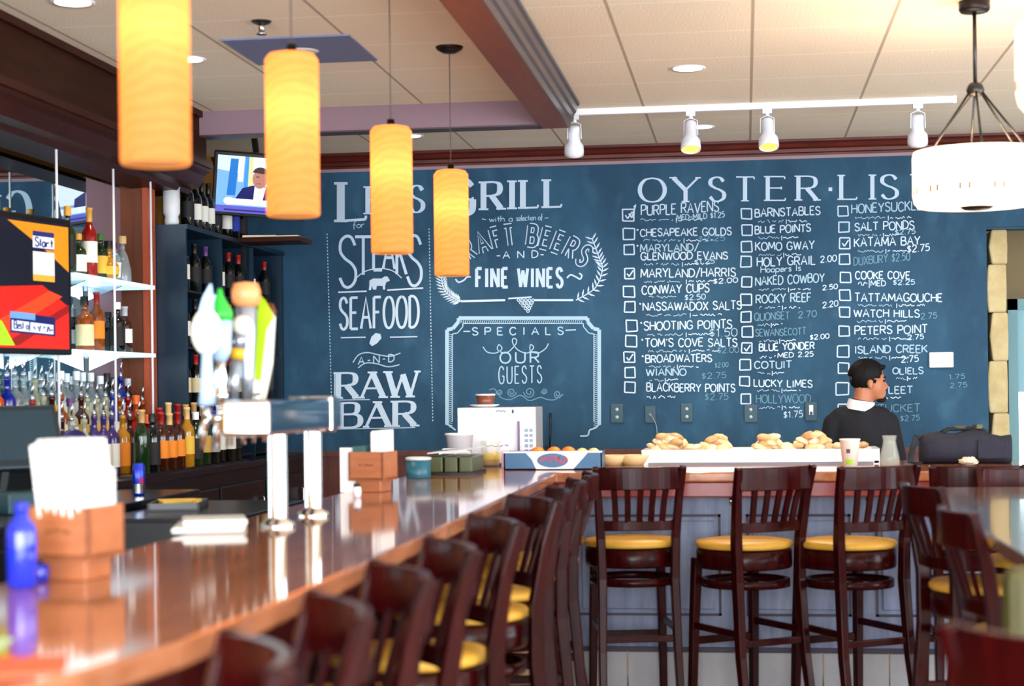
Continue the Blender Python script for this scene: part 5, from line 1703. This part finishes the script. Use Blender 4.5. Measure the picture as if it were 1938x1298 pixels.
# fruit crate
p = on_bar(1046, 889)
t = thing('fruit_box', 'blue and white printed carton holding citrus fruit at the bar corner', 'box', p)
w_, d_, h_ = .235, .2, .085
FB = mat('carton_blue', (26, 88, 132), rough=.35)
FW_ = mat('carton_white', (230, 236, 242), rough=.35)
MB().span((-w_, 0, 0), (w_, d_, .006)).span((-w_, 0, 0), (w_, .006, h_)).span((-w_, d_ - .006, 0), (w_, d_, h_)).span((-w_, 0, 0), (-w_ + .006, d_, h_)).span((w_ - .006, 0, 0), (w_, d_, h_)).build('carton', FB, t)
c = Chalk(plane=lambda u, v, d: Vector((u, -.001 - d * .05, v)))
c.poly([(-.08, .004), (.10, .004), (.17, .082), (-.13, .082), (-.10, .05)])
c.done('white_print', FW_, t)
c = Chalk(plane=lambda u, v, d: Vector((u, -.0018 - d * .05, v)))
c.poly(ell(.0, .045, .075, .034))
c.done('blue_roundel', FB, t)
c = Chalk(plane=lambda u, v, d: Vector((u, -.0025 - d, v)))
c.scrib(-.06, .045, .07, .05, .02, .009, 160)
c.done('red_script', mat('red_script', (190, 60, 90), rough=.5), t)
MB().span((-w_ - .002, -.003, h_ - .004), (w_ + .002, .004, h_ + .004)).build('rim', FW_, t)
fr = [(-.08, 'orange', 'orange fruit at the left in the printed carton'), (.0, 'orange', 'orange fruit second from the left in the printed carton'), (.07, 'orange', 'orange fruit third from the left in the printed carton'), (.135, 'lemon', 'pale lemon fourth from the left in the printed carton'), (.19, 'lemon', 'pale lemon at the right in the printed carton'), (-.16, 'carrot', '')]
for dx_, kind, lab in fr[:5]:
    f = thing(kind, lab, 'fruit', (p.x + dx_, p.y + .07, p.z + .072), 0, 'citrus in the printed carton')
    r = .038 if kind == 'orange' else .032
    MB().ball((0, 0, 0), (r, r, r * (.96 if kind == 'orange' else .9)), 18, 12).build('peel', mat(kind + '_peel', (232, 130, 40) if kind == 'orange' else (226, 204, 130), rough=.45, bump=.2, bscale=200), f)
    MB().lathe([(0, -.002), (.005, 0), (0, .003)], (0, 0, r * .93), 8).build('stem_end', mat('stem_end', (90, 110, 40), rough=.7), f)
# tan bowls
p = on_bar(1172, 883)
for k in range(2):
    o = MB().lathe([(0, 0), (.05, 0), (.09 - k * .006, .05), (.086 - k * .006, .052), (.048, .006), (0, .006)], n=28, cap=False).build('wooden_bowl', mat('pale_bowl_wood', (206, 176, 122), rough=.5, noise=(220, 192, 140), nscale=6), None, (p.x - .05 + k * .11, p.y + .12 + .02 * k, p.z))
    tag(o, ('left', 'right')[k] + ' of two pale wooden bowls right of the fruit carton', 'bowl', 'pale wooden bowls')
# microwave with cup and saucer
mx0, mx1 = at(867, 800, Y=8.62).x, at(1014, 800, Y=8.62).x
mz = at(940, 771, Y=8.62).z
t = thing('microwave', 'white microwave oven standing on the bar corner', 'microwave', ((mx0 + mx1) / 2, 8.62, BT))
w2, hh = (mx1 - mx0) / 2, mz - BT
WM = mat('microwave_white', (236, 238, 246), rough=.3)
MB().span((-w2, 0, .012), (w2, .30, hh)).build('casing', mat('microwave_case', (150, 154, 160), rough=.4), t, bevel=.006)
MB().span((-w2, -.02, .012), (w2 - .075, 0, hh - .045)).build('door', WM, t, bevel=.004)
MB().span((-w2 + .04, -.0225, hh - .10), (w2 - .19, -.02, hh - .065)).build('door_window', mat('grey_window', (150, 166, 188), rough=.1), t)
MB().span((-w2, -.018, hh - .045), (w2, 0, hh)).build('top_fascia', WM, t, bevel=.003)
cp = MB().span((w2 - .075, -.018, .012), (w2, 0, hh - .045)).build('control_panel', WM, t, bevel=.003)
kb = MB()
for r_ in range(6):
    for c_ in range(2):
        kb.span((w2 - .055 + c_ * .024, -.021, .04 + r_ * .026), (w2 - .037 + c_ * .024, -.018, .056 + r_ * .026))
kb.build('keypad', mat('keypad_grey', (140, 160, 182), rough=.4), cp)
MB().span((w2 - .088, -.045, .04), (w2 - .078, -.02, hh - .07)).build('handle', mat('mw_handle', (96, 70, 110), rough=.3), t)
c = Chalk(plane=lambda u, v, d: Vector((u, -.0195 - .001, v)))
c.scrib(-.0, hh - .022, .06, hh - .02, .007, .004, 200)
c.ribbon([(.085, hh - .03), (.085, hh - .012)], .01)
c.done('marking', mat('marking_blue', (50, 40, 110), rough=.5), t)
c = Chalk(plane=lambda u, v, d: Vector((u, -.0215, v)))
c.scrib(-.06, .10, .06, .102, .006, .004, 180)
c.done('marking', MATS['marking_blue'], t)
for sx in (-1, 1):
    MB().cyl((sx * (w2 - .04), .04, 0), (sx * (w2 - .04), .04, .014), .012).cyl((sx * (w2 - .04), .26, 0), (sx * (w2 - .04), .26, .014), .012).build('foot', BLACK, t)
sx_ = at(916, 768, Y=8.70).x
o = MB().lathe([(0, 0), (.045, 0), (.078, .012), (.076, .015), (.042, .005), (0, .005)], (0, 0, 0), 32, cap=False).build('saucer', WHITE, None, (sx_, 8.72, mz))
tag(o, 'white saucer on top of the microwave', 'saucer')
t = thing('coffee_cup', 'brown coffee cup with white rim on the saucer above the microwave', 'cup', (sx_ + .005, 8.72, mz + .005))
MB().lathe([(0, 0), (.034, 0), (.04, .008), (.05, .06), (.047, .06), (.036, .008), (0, .006)], n=28, cap=False).build('cup_body', mat('brown_ceramic', (122, 66, 44), rough=.3), t)
MB().lathe([(.0502, .056), (.052, .064), (.047, .064), (.046, .056)], n=28, cap=False).build('rim', WHITE, t)
# power lead beside the microwave
px0 = at(1042, 790, Y=YCH - .012)
o = MB().tube([(px0.x, YCH - .012, px0.z + .03), (px0.x, YCH - .02, px0.z - .1), (px0.x - .01, YCH - .02, px0.z - .22), (px0.x - .03, YCH - .02, 1.09)], .006).build('power_lead', BLACK)
tag(o, 'black power lead hanging on the chalkboard right of the microwave', 'cable')

# ---- raw bar display
x0, x1 = at(1220, 877, Z=BT).x, at(1664, 877, Z=BT).x
DY = 8.56
t = thing('ice_display', 'long white marble oyster display trough on the raw bar', 'display', ((x0 + x1) / 2, DY, BT))
MAR = mat('white_marble', (236, 238, 242), rough=.2, noise=(222, 228, 234), nscale=3)
hw_ = (x1 - x0) / 2
MB().span((-hw_, 0, 0), (hw_, .03, .075)).span((-hw_, .30, 0), (hw_, .33, .075)).span((-hw_, 0, 0), (-hw_ + .03, .33, .075)).span((hw_ - .03, 0, 0), (hw_, .33, .075)).span((-hw_, 0, 0), (hw_, .33, .02)).build('trough', MAR, t, bevel=.004)
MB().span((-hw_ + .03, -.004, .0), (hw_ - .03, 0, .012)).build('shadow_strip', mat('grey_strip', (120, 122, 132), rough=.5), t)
ice = MB()
random.seed(4)
nx_, ny_ = 40, 8
vv = [(-hw_ + .03 + (2 * hw_ - .06) * i / nx_, .03 + .27 * j / ny_, .068 + random.uniform(-.006, .008)) for j in range(ny_ + 1) for i in range(nx_ + 1)]
ff = [(j * (nx_ + 1) + i, j * (nx_ + 1) + i + 1, (j + 1) * (nx_ + 1) + i + 1, (j + 1) * (nx_ + 1) + i) for j in range(ny_) for i in range(nx_)]
ice.add(vv, ff)
o = ice.build('crushed_ice', mat('crushed_ice', (232, 240, 246), rough=.25), t)
o['kind'] = 'stuff'
SHM = [mat('oyster_shell_%d' % i, c_, rough=.7, noise=n_, nscale=9, bump=.4, bscale=60) for i, (c_, n_) in enumerate((((236, 202, 160), (206, 158, 108)), ((244, 220, 188), (220, 184, 140)), ((218, 176, 126), (178, 130, 84))))]
heaps = [(1268, 70, 28, 'leftmost heap on the white display', 8), (1320, 30, 9, 'low pile between the two left heaps', 3), (1357, 42, 22, 'second heap from the left on the display', 5), (1455, 44, 24, 'third heap from the left on the display', 6), (1494, 30, 12, 'low pile right of the third heap', 3), (1541, 66, 28, 'rightmost heap on the white display', 8), (1610, 50, 8, 'low pile behind the paper cup', 3)]
sh_mesh = []
for i in range(3):
    b = MB().ball((0, 0, 0), (.046, .036, .022), 16, 10)
    b.v = [(x * (1 + .12 * math.sin(5 * math.atan2(y, x) + i)), y * (1 + .1 * math.sin(7 * math.atan2(y, x) + 2 * i)), z * (1 if z > 0 else .6)) for x, y, z in b.v]
    sh_mesh.append(b.mesh('oyster', SHM[i]))
for px, wpx, hpx, lab, n in heaps:
    X = at(px, 840, Y=DY + .15).x
    W = wpx * 8.6 / 3250 / 2
    H = hpx * 8.6 / 3250
    layers = 3 if H > .05 else 1
    cnt = n
    for ly in range(layers):
        nn = max(1, round(cnt * (1 - ly / layers * .8)))
        ww = W * (1 - ly / layers * .85)
        for k in range(nn):
            f = 0 if nn == 1 else k / (nn - 1) * 2 - 1
            o = link('oyster', sh_mesh[(k + ly) % 3], None, (X + f * ww * .8, DY + .13 + random.uniform(-.04, .05) * (1 - ly * .3), BT + .078 + ly * H * .36))
            o.rotation_euler = (random.uniform(-.3, .3), f * .4 + random.uniform(-.2, .2), random.uniform(0, 6))
            tag(o, 'tan oyster shell in the ' + lab, 'oyster', 'oysters on the display')
# cup and carafe
p = on_bar(1609, 883)
t = thing('paper_cup', 'white paper cup with green print at the right of the display', 'cup', p)
MB().lathe([(0, 0), (.034, 0), (.047, .125), (.049, .126), (.049, .132), (.045, .132), (.033, .004), (0, .004)], n=28, cap=False).build('cup_body', mat('paper_cup', (240, 234, 222), rough=.6), t)
MB().lathe([(.0358, .012), (.038, .035)], n=14, cap=False, a0=-2.2, a1=-1.2).build('green_print', mat('cup_green', (150, 200, 40), rough=.6), t)
MB().lathe([(.0412, .065), (.0432, .085)], n=8, cap=False, a0=-2.05, a1=-1.6).build('dark_print', mat('cup_dark', (96, 60, 80), rough=.6), t)
p = on_bar(1684, 885)
t = thing('glass_carafe', 'small empty glass carafe right of the paper cup', 'carafe', p)
MB().lathe([(0, .004), (.042, .002), (.048, .01), (.046, .05), (.034, .10), (.029, .125), (.034, .148), (.035, .15), (.032, .15), (.026, .125), (.031, .10), (.042, .05), (.044, .014), (0, .012)], n=32, cap=False).build('vessel', mat('carafe_glass', (222, 228, 216), rough=.05, alpha=.13), t)
# duffel bag
p = on_bar(1832, 878)
BAGM = mat('navy_canvas', (22, 24, 38), rough=.8, noise=(30, 32, 48), nscale=12, bump=.3, bscale=120)
t = thing('duffel_bag', 'dark navy duffel bag on the raw bar at the right', 'bag', (p.x, p.y + .12, BT), -.04)
sec = []
for i in range(11):
    x = -.215 + .43 * i / 10
    k = (1 - abs(i / 5 - 1) ** 4) * .25 + .75
    hgt = (.155 + .012 * math.sin(i * 1.3)) * (k if 0 < i < 10 else .86)
    sec.append([(x, math.copysign(abs(math.cos(a)) ** .6, math.cos(a)) * .12 * k, max(0, hgt / 2 + math.copysign(abs(math.sin(a)) ** .6, math.sin(a)) * hgt / 2)) for a in [2 * PI * j / 20 for j in range(20)]])
b = MB()
vv = [q for s_ in sec for q in s_]
ff = [(i * 20 + j, i * 20 + (j + 1) % 20, (i + 1) * 20 + (j + 1) % 20, (i + 1) * 20 + j) for i in range(10) for j in range(20)]
ff += [tuple(range(20)), tuple(200 + j for j in range(20))]
b.add(vv, ff, True)
b.build('bag_body', BAGM, t)
STR = mat('black_strap', (12, 12, 18), rough=.7)
MB().sweep([(-.2, -.05, .12), (-.235, -.09, .13), (-.255, -.11, .07), (-.265, -.12, .01), (-.22, -.16, .006)], .035, .006, side=(1, 1, .3)).build('shoulder_strap', STR, t)
for s in (-1, 1):
    MB().tube([(-.11, s * .06, .145), (-.08, s * .03, .166), (-.0, s * .02, .166), (.07, s * .03, .170), (.11, s * .06, .145)], .009).build('carry_handle', STR, t)
MB().box((.06, -.03, .178), (.03, .04, .02), .4).box((-.02, -.02, .176), (.05, .03, .012), -.3).build('buckle', mat('buckle_khaki', (80, 76, 50), rough=.6), t)
MB().box((.12, -.121, .07), (.14, .012, .09)).build('side_pocket', BAGM, t, bevel=.004)
p = on_bar(1834, 880)
b = MB().ball((0, 0, .018), (.045, .03, .018), 14, 9)
random.seed(2)
b.v = [(x * random.uniform(.75, 1.2), y * random.uniform(.75, 1.2), max(0, z * random.uniform(.6, 1.3))) for x, y, z in b.v]
b.s = [False] * len(b.s)
tag(b.build('crumpled_napkin', mat('crumpled_paper', (214, 196, 176), rough=.8), None, p), 'crumpled paper napkin in front of the dark duffel bag', 'napkin')

# ---- outlets, switch, thermostat on the chalkboard
for i, (px, py, w_, h_, kind, lab) in enumerate(((1168, 782, 24, 36, 'outlet', 'dark wall outlet at the left, above the tan bowls'), (1231, 784, 20, 32, 'blank', 'dark outlet plate with a thin cord plugged in'), (1300, 781, 22, 36, 'outlet', 'dark wall outlet with pale sockets above the left oyster heap'),
                                          (1421, 782, 24, 34, 'outlet', 'dark wall outlet below HOLLYWOOD'), (1535, 778, 22, 36, 'switch', 'dark switch plate with white rocker left of the man'))):
    q = at(px, py, Y=YCH)
    W, H = w_ * YB / 3250, h_ * YB / 3250
    t = thing('wall_outlet' if kind != 'switch' else 'light_switch', lab, 'outlet' if kind != 'switch' else 'switch', (q.x, YCH, q.z), 0, 'plates along the chalkboard')
    MB().box((0, -.005, 0), (W, .01, H)).build('plate', mat('outlet_plate', (20, 52, 64), rough=.4), t, bevel=.002)
    MB().box((0, -.0105, 0), (W * .74, .004, H * .82)).build('plate_face', mat('outlet_face', (34, 74, 90), rough=.5), t)
    if kind == 'outlet':
        for s in (-1, 1):
            MB().lathe([(0, 0), (.011, 0), (.011, .003), (0, .003)], (0, -.0125, s * H * .2), 14, (0, -1, 0)).build('socket', mat('socket_pale', (176, 190, 196), rough=.4), t)
    elif kind == 'switch':
        MB().box((0, -.014, .008), (W * .34, .008, H * .5)).build('rocker', WHITE, t)
        MB().box((0, -.016, -.012), (W * .22, .008, H * .16)).build('toggle_slot', BLACK, t)
    else:
        MB().cyl((0, -.012, 0), (0, -.03, 0), .008).build('plug', mat('plug_grey', (120, 130, 136), rough=.5), t)
q = at(1231, 784, Y=YCH)
r = at(1244, 836, Y=YCH)
o = MB().tube([Vector(k) for k in smooth_pts([(q.x + .004, YCH - .03, q.z - .004), (q.x + .02, YCH - .02, q.z - .03), (q.x + .038, YCH - .01, q.z - .08), (r.x, YCH - .01, r.z), (r.x, YCH - .01, 1.08)], 5)], .0028).build('cord', mat('pale_cord', (150, 168, 176), rough=.6))
tag(o, 'thin pale cord hanging from the second plate on the chalkboard', 'cord')
q = at(1781, 681, Y=YCH)
t = thing('thermostat', 'white thermostat box on the chalkboard right of the oyster list', 'thermostat', (q.x, YCH, q.z))
MB().box((0, -.012, 0), (.148, .024, .096)).build('housing', WHITE, t, bevel=.006)
MB().box((0, -.025, .012), (.05, .004, .018)).build('display', mat('thermostat_grey', (196, 200, 200), rough=.4), t)
MB().box((0, -.0245, -.018), (.146, .003, .003)).build('lid_seam', mat('seam_grey', (170, 174, 178), rough=.5), t)

# ---- service side of the bar: cooler, register, can, trays
t = thing('bottle_cooler', 'low black bottle cooler in front of the back bar', 'cooler', (-2.60, 6.2, 0))
MB().span((-.18, -1.2, .05), (.18, 1.15, 1.0)).build('carcass', BLACK, t)
MB().span((-.195, -1.21, 1.0), (.20, 1.16, 1.03)).build('top', CT, t, bevel=.004)
for k in range(2):
    d = MB().span((.18, -1.15 + k * 1.1, .12), (.195, -.1 + k * 1.1, .95)).build('door', mat('cooler_door', (24, 26, 30), rough=.25), t, bevel=.004)
    MB().tube([(.195, -1.05 + k * 1.1, .8), (.22, -1.03 + k * 1.1, .8), (.22, -.5 + k * 1.1, .8), (.195, -.48 + k * 1.1, .8)], .008).build('handle', STEEL, d)
p = at(263, 938, Z=1.03)
t = thing('energy_drink_can', 'slim blue and silver drink can on the bottle cooler', 'can', (max(-2.95, p.x), p.y, 1.03))
b = MB().lathe([(0, .002), (.02, 0), (.026, .008), (.026, .122), (.021, .132), (.0215, .135), (.019, .134), (0, .131)], n=24, cap=False)
b.build('can_body', mat('can_blue', (26, 50, 190), rough=.2, metal=.4), t)
MB().lathe([(.0264, .05), (.0264, .012)], n=20, cap=False, a0=-2.8, a1=.2).build('silver_panel', STEEL, t)
MB().lathe([(.0266, .052), (.0266, .075)], n=8, cap=False, a0=-1.1, a1=-.5).build('red_emblem', LB['red'], t)
t = thing('ice_station', 'low black service station behind the bar with trays on it', 'cabinet', (-2.1, 6.55, 0))
MB().span((-.26, -.5, 0), (.24, .5, .985)).build('carcass', BLACK, t)
MB().span((-.27, -.51, .985), (.25, .51, 1.0)).build('top', CT, t, bevel=.003)
p = at(338, 962, Z=1.0)
t = thing('bar_tray', 'dark shallow tray holding yellow slips behind the bar', 'tray', p, .2)
MB().span((-.10, -.16, 0), (.10, .16, .008)).span((-.10, -.16, 0), (-.09, .16, .03)).span((.09, -.16, 0), (.10, .16, .03)).span((-.10, -.16, 0), (.10, -.15, .03)).span((-.10, .15, 0), (.10, .16, .03)).build('tray_body', mat('tray_grey', (52, 52, 54), rough=.35), t)
MB().box((.0, .02, .022), (.15, .2, .02), .25).box((.02, -.03, .034), (.12, .12, .006), -.2).build('yellow_slips', mat('yellow_slip', (206, 170, 70), rough=.7), t)
# register
p = at(45, 958, X=-2.62)
t = thing('register_terminal', 'dark touch screen register terminal at the left edge', 'register', (-2.62, p.y, 1.03), math.radians(52))
MB().box((0, 0, .04), (.26, .26, .08)).build('base_box', mat('register_teal', (18, 56, 64), rough=.4), t, bevel=.008)
MB().sweep([(0, .06, .08), (0, .03, .17)], .10, .05).build('neck', BLACK, t)
RM = Matrix.Rotation(math.radians(-22), 3, 'X')
MB().box((0, 0, .27), (.30, .04, .25), 0, rot=RM).build('screen_housing', mat('register_dark', (14, 34, 42), rough=.35), t, bevel=.01)
MB().box(Vector((0, 0, .27)) + RM @ Vector((0, -.0205, .005)), (.25, .003, .19), 0, rot=RM).build('screen', mat('register_screen', (30, 52, 64), rough=.12), t)
q = at(135, 845, X=-2.96)
t = thing('tap_badge', 'round dark blue badge with pale oval logo among the bottles', 'badge', (-2.95, q.y, 1.06))
MB().cyl((0, 0, 0), (0, 0, .12), .012).lathe([(.05, 0), (.05, .012), (0, .014)], n=20).build('stand', BLACK, t)
MB().lathe([(0, -.012), (.07, -.012), (.075, 0), (.07, .012), (0, .012)], (0, 0, .17), 28, (.75, -.66, .0)).build('disc', mat('badge_navy', (22, 26, 84), rough=.3), t)
MB().lathe([(0, .0), (.04, 0), (.04, .003), (0, .003)], Vector((0, 0, .165)) + Vector((.75, -.66, 0)) * .0122, 24, (.75, -.66, .0)).build('oval_logo', mat('badge_pale', (196, 206, 236), rough=.4), t)

# ================================================================== the man behind the raw bar
def body_mesh(name, m, caps, balls, parent, voxel=.010, it=4):
    """limbs and masses fused into one continuous skin"""
    b = MB()
    for (p, r, q, s) in caps:
        p, q = Vector(p), Vector(q)
        b.ball(p, r, 16, 10)
        b.ball(q, s, 16, 10)
        b.cyl(p, q, r, s, 16)
    for c_, r, rot in balls:
        b.ball(c_, r, 22, 16, rot=rot)
    o = b.build(name, m, parent)
    md = o.modifiers.new('remesh', 'REMESH')
    md.mode = 'VOXEL'
    md.voxel_size = voxel
    md.use_smooth_shade = True
    sm = o.modifiers.new('smooth', 'SMOOTH')
    sm.factor = .6
    sm.iterations = it
    return o


hp = at(1650, 680, Y=9.72)
man = thing('person', 'man in a dark suit seen from behind, head turned right, standing behind the raw bar', 'person', (hp.x - .062, 9.72, 0))
SKIN = mat('skin', (176, 112, 78), rough=.5)
SUIT = mat('dark_suit', (12, 13, 22), rough=.85, noise=(17, 18, 28), nscale=20)
HAIR = mat('black_hair', (10, 9, 10), rough=.65, spec=.2, noise=(16, 13, 13), nscale=60, nstretch=(6, 6, 1))
HT = hp.z                          # top of the head
CH = HT - .232                     # chin height
sh = CH - .045                     # shoulder height
fa = math.radians(8)               # facing: +X, turned a little away
Fv = Vector((math.cos(fa), math.sin(fa), 0))
HM = Matrix(((Fv.x, -Fv.y, 0), (Fv.y, Fv.x, 0), (0, 0, 1)))
HC = Vector((.045, 0, CH))


def H(x, y, z):
    return HC + HM @ Vector((x, y, z))


balls = [(H(-.012, 0, .140), (.093, .074, .084), HM), (H(.026, 0, .085), (.064, .058, .078), HM), (H(.052, 0, .03), (.032, .036, .03), HM), (H(.074, 0, .016), (.016, .018, .016), HM),
         (H(.090, 0, .088), (.012, .011, .022), HM), (H(.101, 0, .078), (.011, .010, .010), HM), (H(.086, 0, .049), (.010, .020, .007), HM), (H(.083, 0, .040), (.010, .018, .007), HM),
         (H(.072, 0, .128), (.016, .046, .010), HM), (H(-.008, -.076, .092), (.018, .010, .030), HM), (H(-.008, .076, .092), (.018, .010, .030), HM), (H(-.004, -.078, .070), (.009, .007, .012), HM),
         ((0, .0, sh - .22), (.155, .105, .24), None), ((0, .0, sh - .50), (.14, .10, .14), None)]
caps = [(H(-.03, 0, .06), .052, (0, 0, CH - .09), .058), ((0, 0, CH - .08), .062, (0, 0, sh - .1), .09), ((-.11, 0, sh - .05), .05, (.11, 0, sh - .05), .05)]
for s in (-1, 1):
    S, E_, W = Vector((s * .15, 0, sh - .07)), Vector((s * .20, -.02, sh - .34)), Vector((s * .18, .12, sh - .56))
    caps += [(S, .05, E_, .04), (E_, .038, W, .027)]
    d = (W - E_).normalized()
    pm = W + d * .05
    balls.append((pm, (.036, .022, .045), None))
    for k in range(4):
        a = pm + d * .04 + Vector((s * (-.026 + .0175 * k), 0, 0))
        m_ = a + d * (.032 if k in (1, 2) else .026) + Vector((0, .006, -.004))
        e_ = m_ + d * .024 + Vector((0, .002, -.014))
        caps += [(a, .0078, m_, .0072), (m_, .0072, e_, .0062)]
    th = pm + Vector((-s * .034, .008, .0))
    caps += [(th, .010, th + Vector((-s * .022, .02, -.022)), .0085), (th + Vector((-s * .022, .02, -.022)), .0085, th + Vector((-s * .024, .03, -.046)), .0072)]
    caps += [((s * .085, 0, sh - .56), .085, (s * .095, .0, .50), .056), ((s * .095, 0, .50), .054, (s * .10, .01, .10), .038), ((s * .10, .0, .05), .04, (s * .11, .14, .035), .032)]
body_mesh('body', SKIN, caps, balls, man, .0085, 3)
# jacket
caps = [((-.105, .0, sh - .050), .068, (.105, .0, sh - .050), .068), ((0, .0, sh + .002), .077, (0, 0, sh - .1), .11)]
balls = [((0, .0, sh - .20), (.178, .122, .24), None), ((0, 0, sh - .46), (.168, .122, .20), None), ((0, 0, sh - .60), (.165, .122, .12), None)]
for s in (-1, 1):
    caps += [((s * .150, 0, sh - .078), .062, (s * .206, -.02, sh - .34), .054), ((s * .206, -.02, sh - .34), .052, (s * .182, .105, sh - .535), .044)]
body_mesh('jacket', SUIT, caps, balls, man, .012, 8)
caps = []
for s in (-1, 1):
    caps += [((s * .082, 0, sh - .58), .105, (s * .096, 0, .5), .074), ((s * .096, 0, .5), .072, (s * .10, .008, .09), .062)]
body_mesh('trousers', SUIT, caps, [], man, .012, 3)
for s in (-1, 1):
    MB().ball((s * .105, .075, .045), (.052, .15, .045), 18, 10).build('shoe', BLACK, man)
# shirt collar standing above the jacket
MB().lathe([(.082, -.03), (.072, .024), (.066, .024), (.066, -.03)], (0.0, 0.0, CH - .018), 32, Vector((.16, -.05, 1)), cap=False).build('shirt_collar', mat('white_shirt', (228, 228, 236), rough=.7), man)
# hair: shell over the skull, cut back from the face
b = MB()
N, M_ = 44, 30
vv, keep = [], []
for j in range(M_ + 1):
    tt = PI * j / M_
    for i in range(N):
        a = 2 * PI * i / N
        n = Vector((math.sin(tt) * math.cos(a), math.sin(tt) * math.sin(a), math.cos(tt)))
        bump_ = 1 + .018 * math.sin(9 * a + 3 * tt) * math.sin(tt) + .012 * math.sin(17 * a)
        p = Vector((-.014, 0, .146)) + Vector((n.x * .103, n.y * .083, n.z * .092)) * bump_
        if n.z < -.1 and n.x < .2:                      # nape
            p.x = max(p.x, -.100)
        vv.append(p)


def hairy(p):
    x, y, z = p
    if z > .178:
        return True
    hl = .062 if z > .15 else .048 if z > .125 else .020          # front hair line on the side
    if z > .10:
        return x < hl
    if z > .062:
        return x < -.018 or (x < .008 and z > .10)
    return x < -.045 and z > .002


ff = []
for j in range(M_):
    for i in range(N):
        q = (j * N + i, j * N + (i + 1) % N, (j + 1) * N + (i + 1) % N, (j + 1) * N + i)
        cen = sum((vv[k] for k in q), Vector()) / 4
        if hairy(cen):
            ff.append(q)
b.add([H(*p) for p in vv], ff, True)
o = b.build('hair', HAIR, man)
sd = o.modifiers.new('solid', 'SOLIDIFY')
sd.thickness = .014
sd.offset = -1
b = MB()
for i in range(7):
    a = -.9 + .3 * i
    b.ball(H(.052 + .012 * math.cos(a), .05 * math.sin(a), .186 + .004 * (i % 2)), (.026, .016, .014), 12, 8, rot=HM)
b.build('fringe', HAIR, man)
# goatee, brow, eye
MB().ball(H(.080, 0, .010), (.016, .020, .018), 14, 10, rot=HM).ball(H(.060, -.02, .004), (.024, .016, .012), 14, 10, rot=HM).build('goatee', HAIR, man)
MB().ball(H(.093, 0, .0605), (.006, .020, .004), 12, 8, rot=HM).build('moustache', mat('stubble', (50, 34, 28), rough=.7), man)
for s in (-1, 1):
    MB().ball(H(.077, s * .030, .112), (.010, .013, .007), 12, 8, rot=HM).build('eye', mat('eye_dark', (30, 22, 20), rough=.2), man)
    MB().ball(H(.080, s * .032, .131), (.008, .020, .0045), 12, 8, rot=HM).build('eyebrow', HAIR, man)
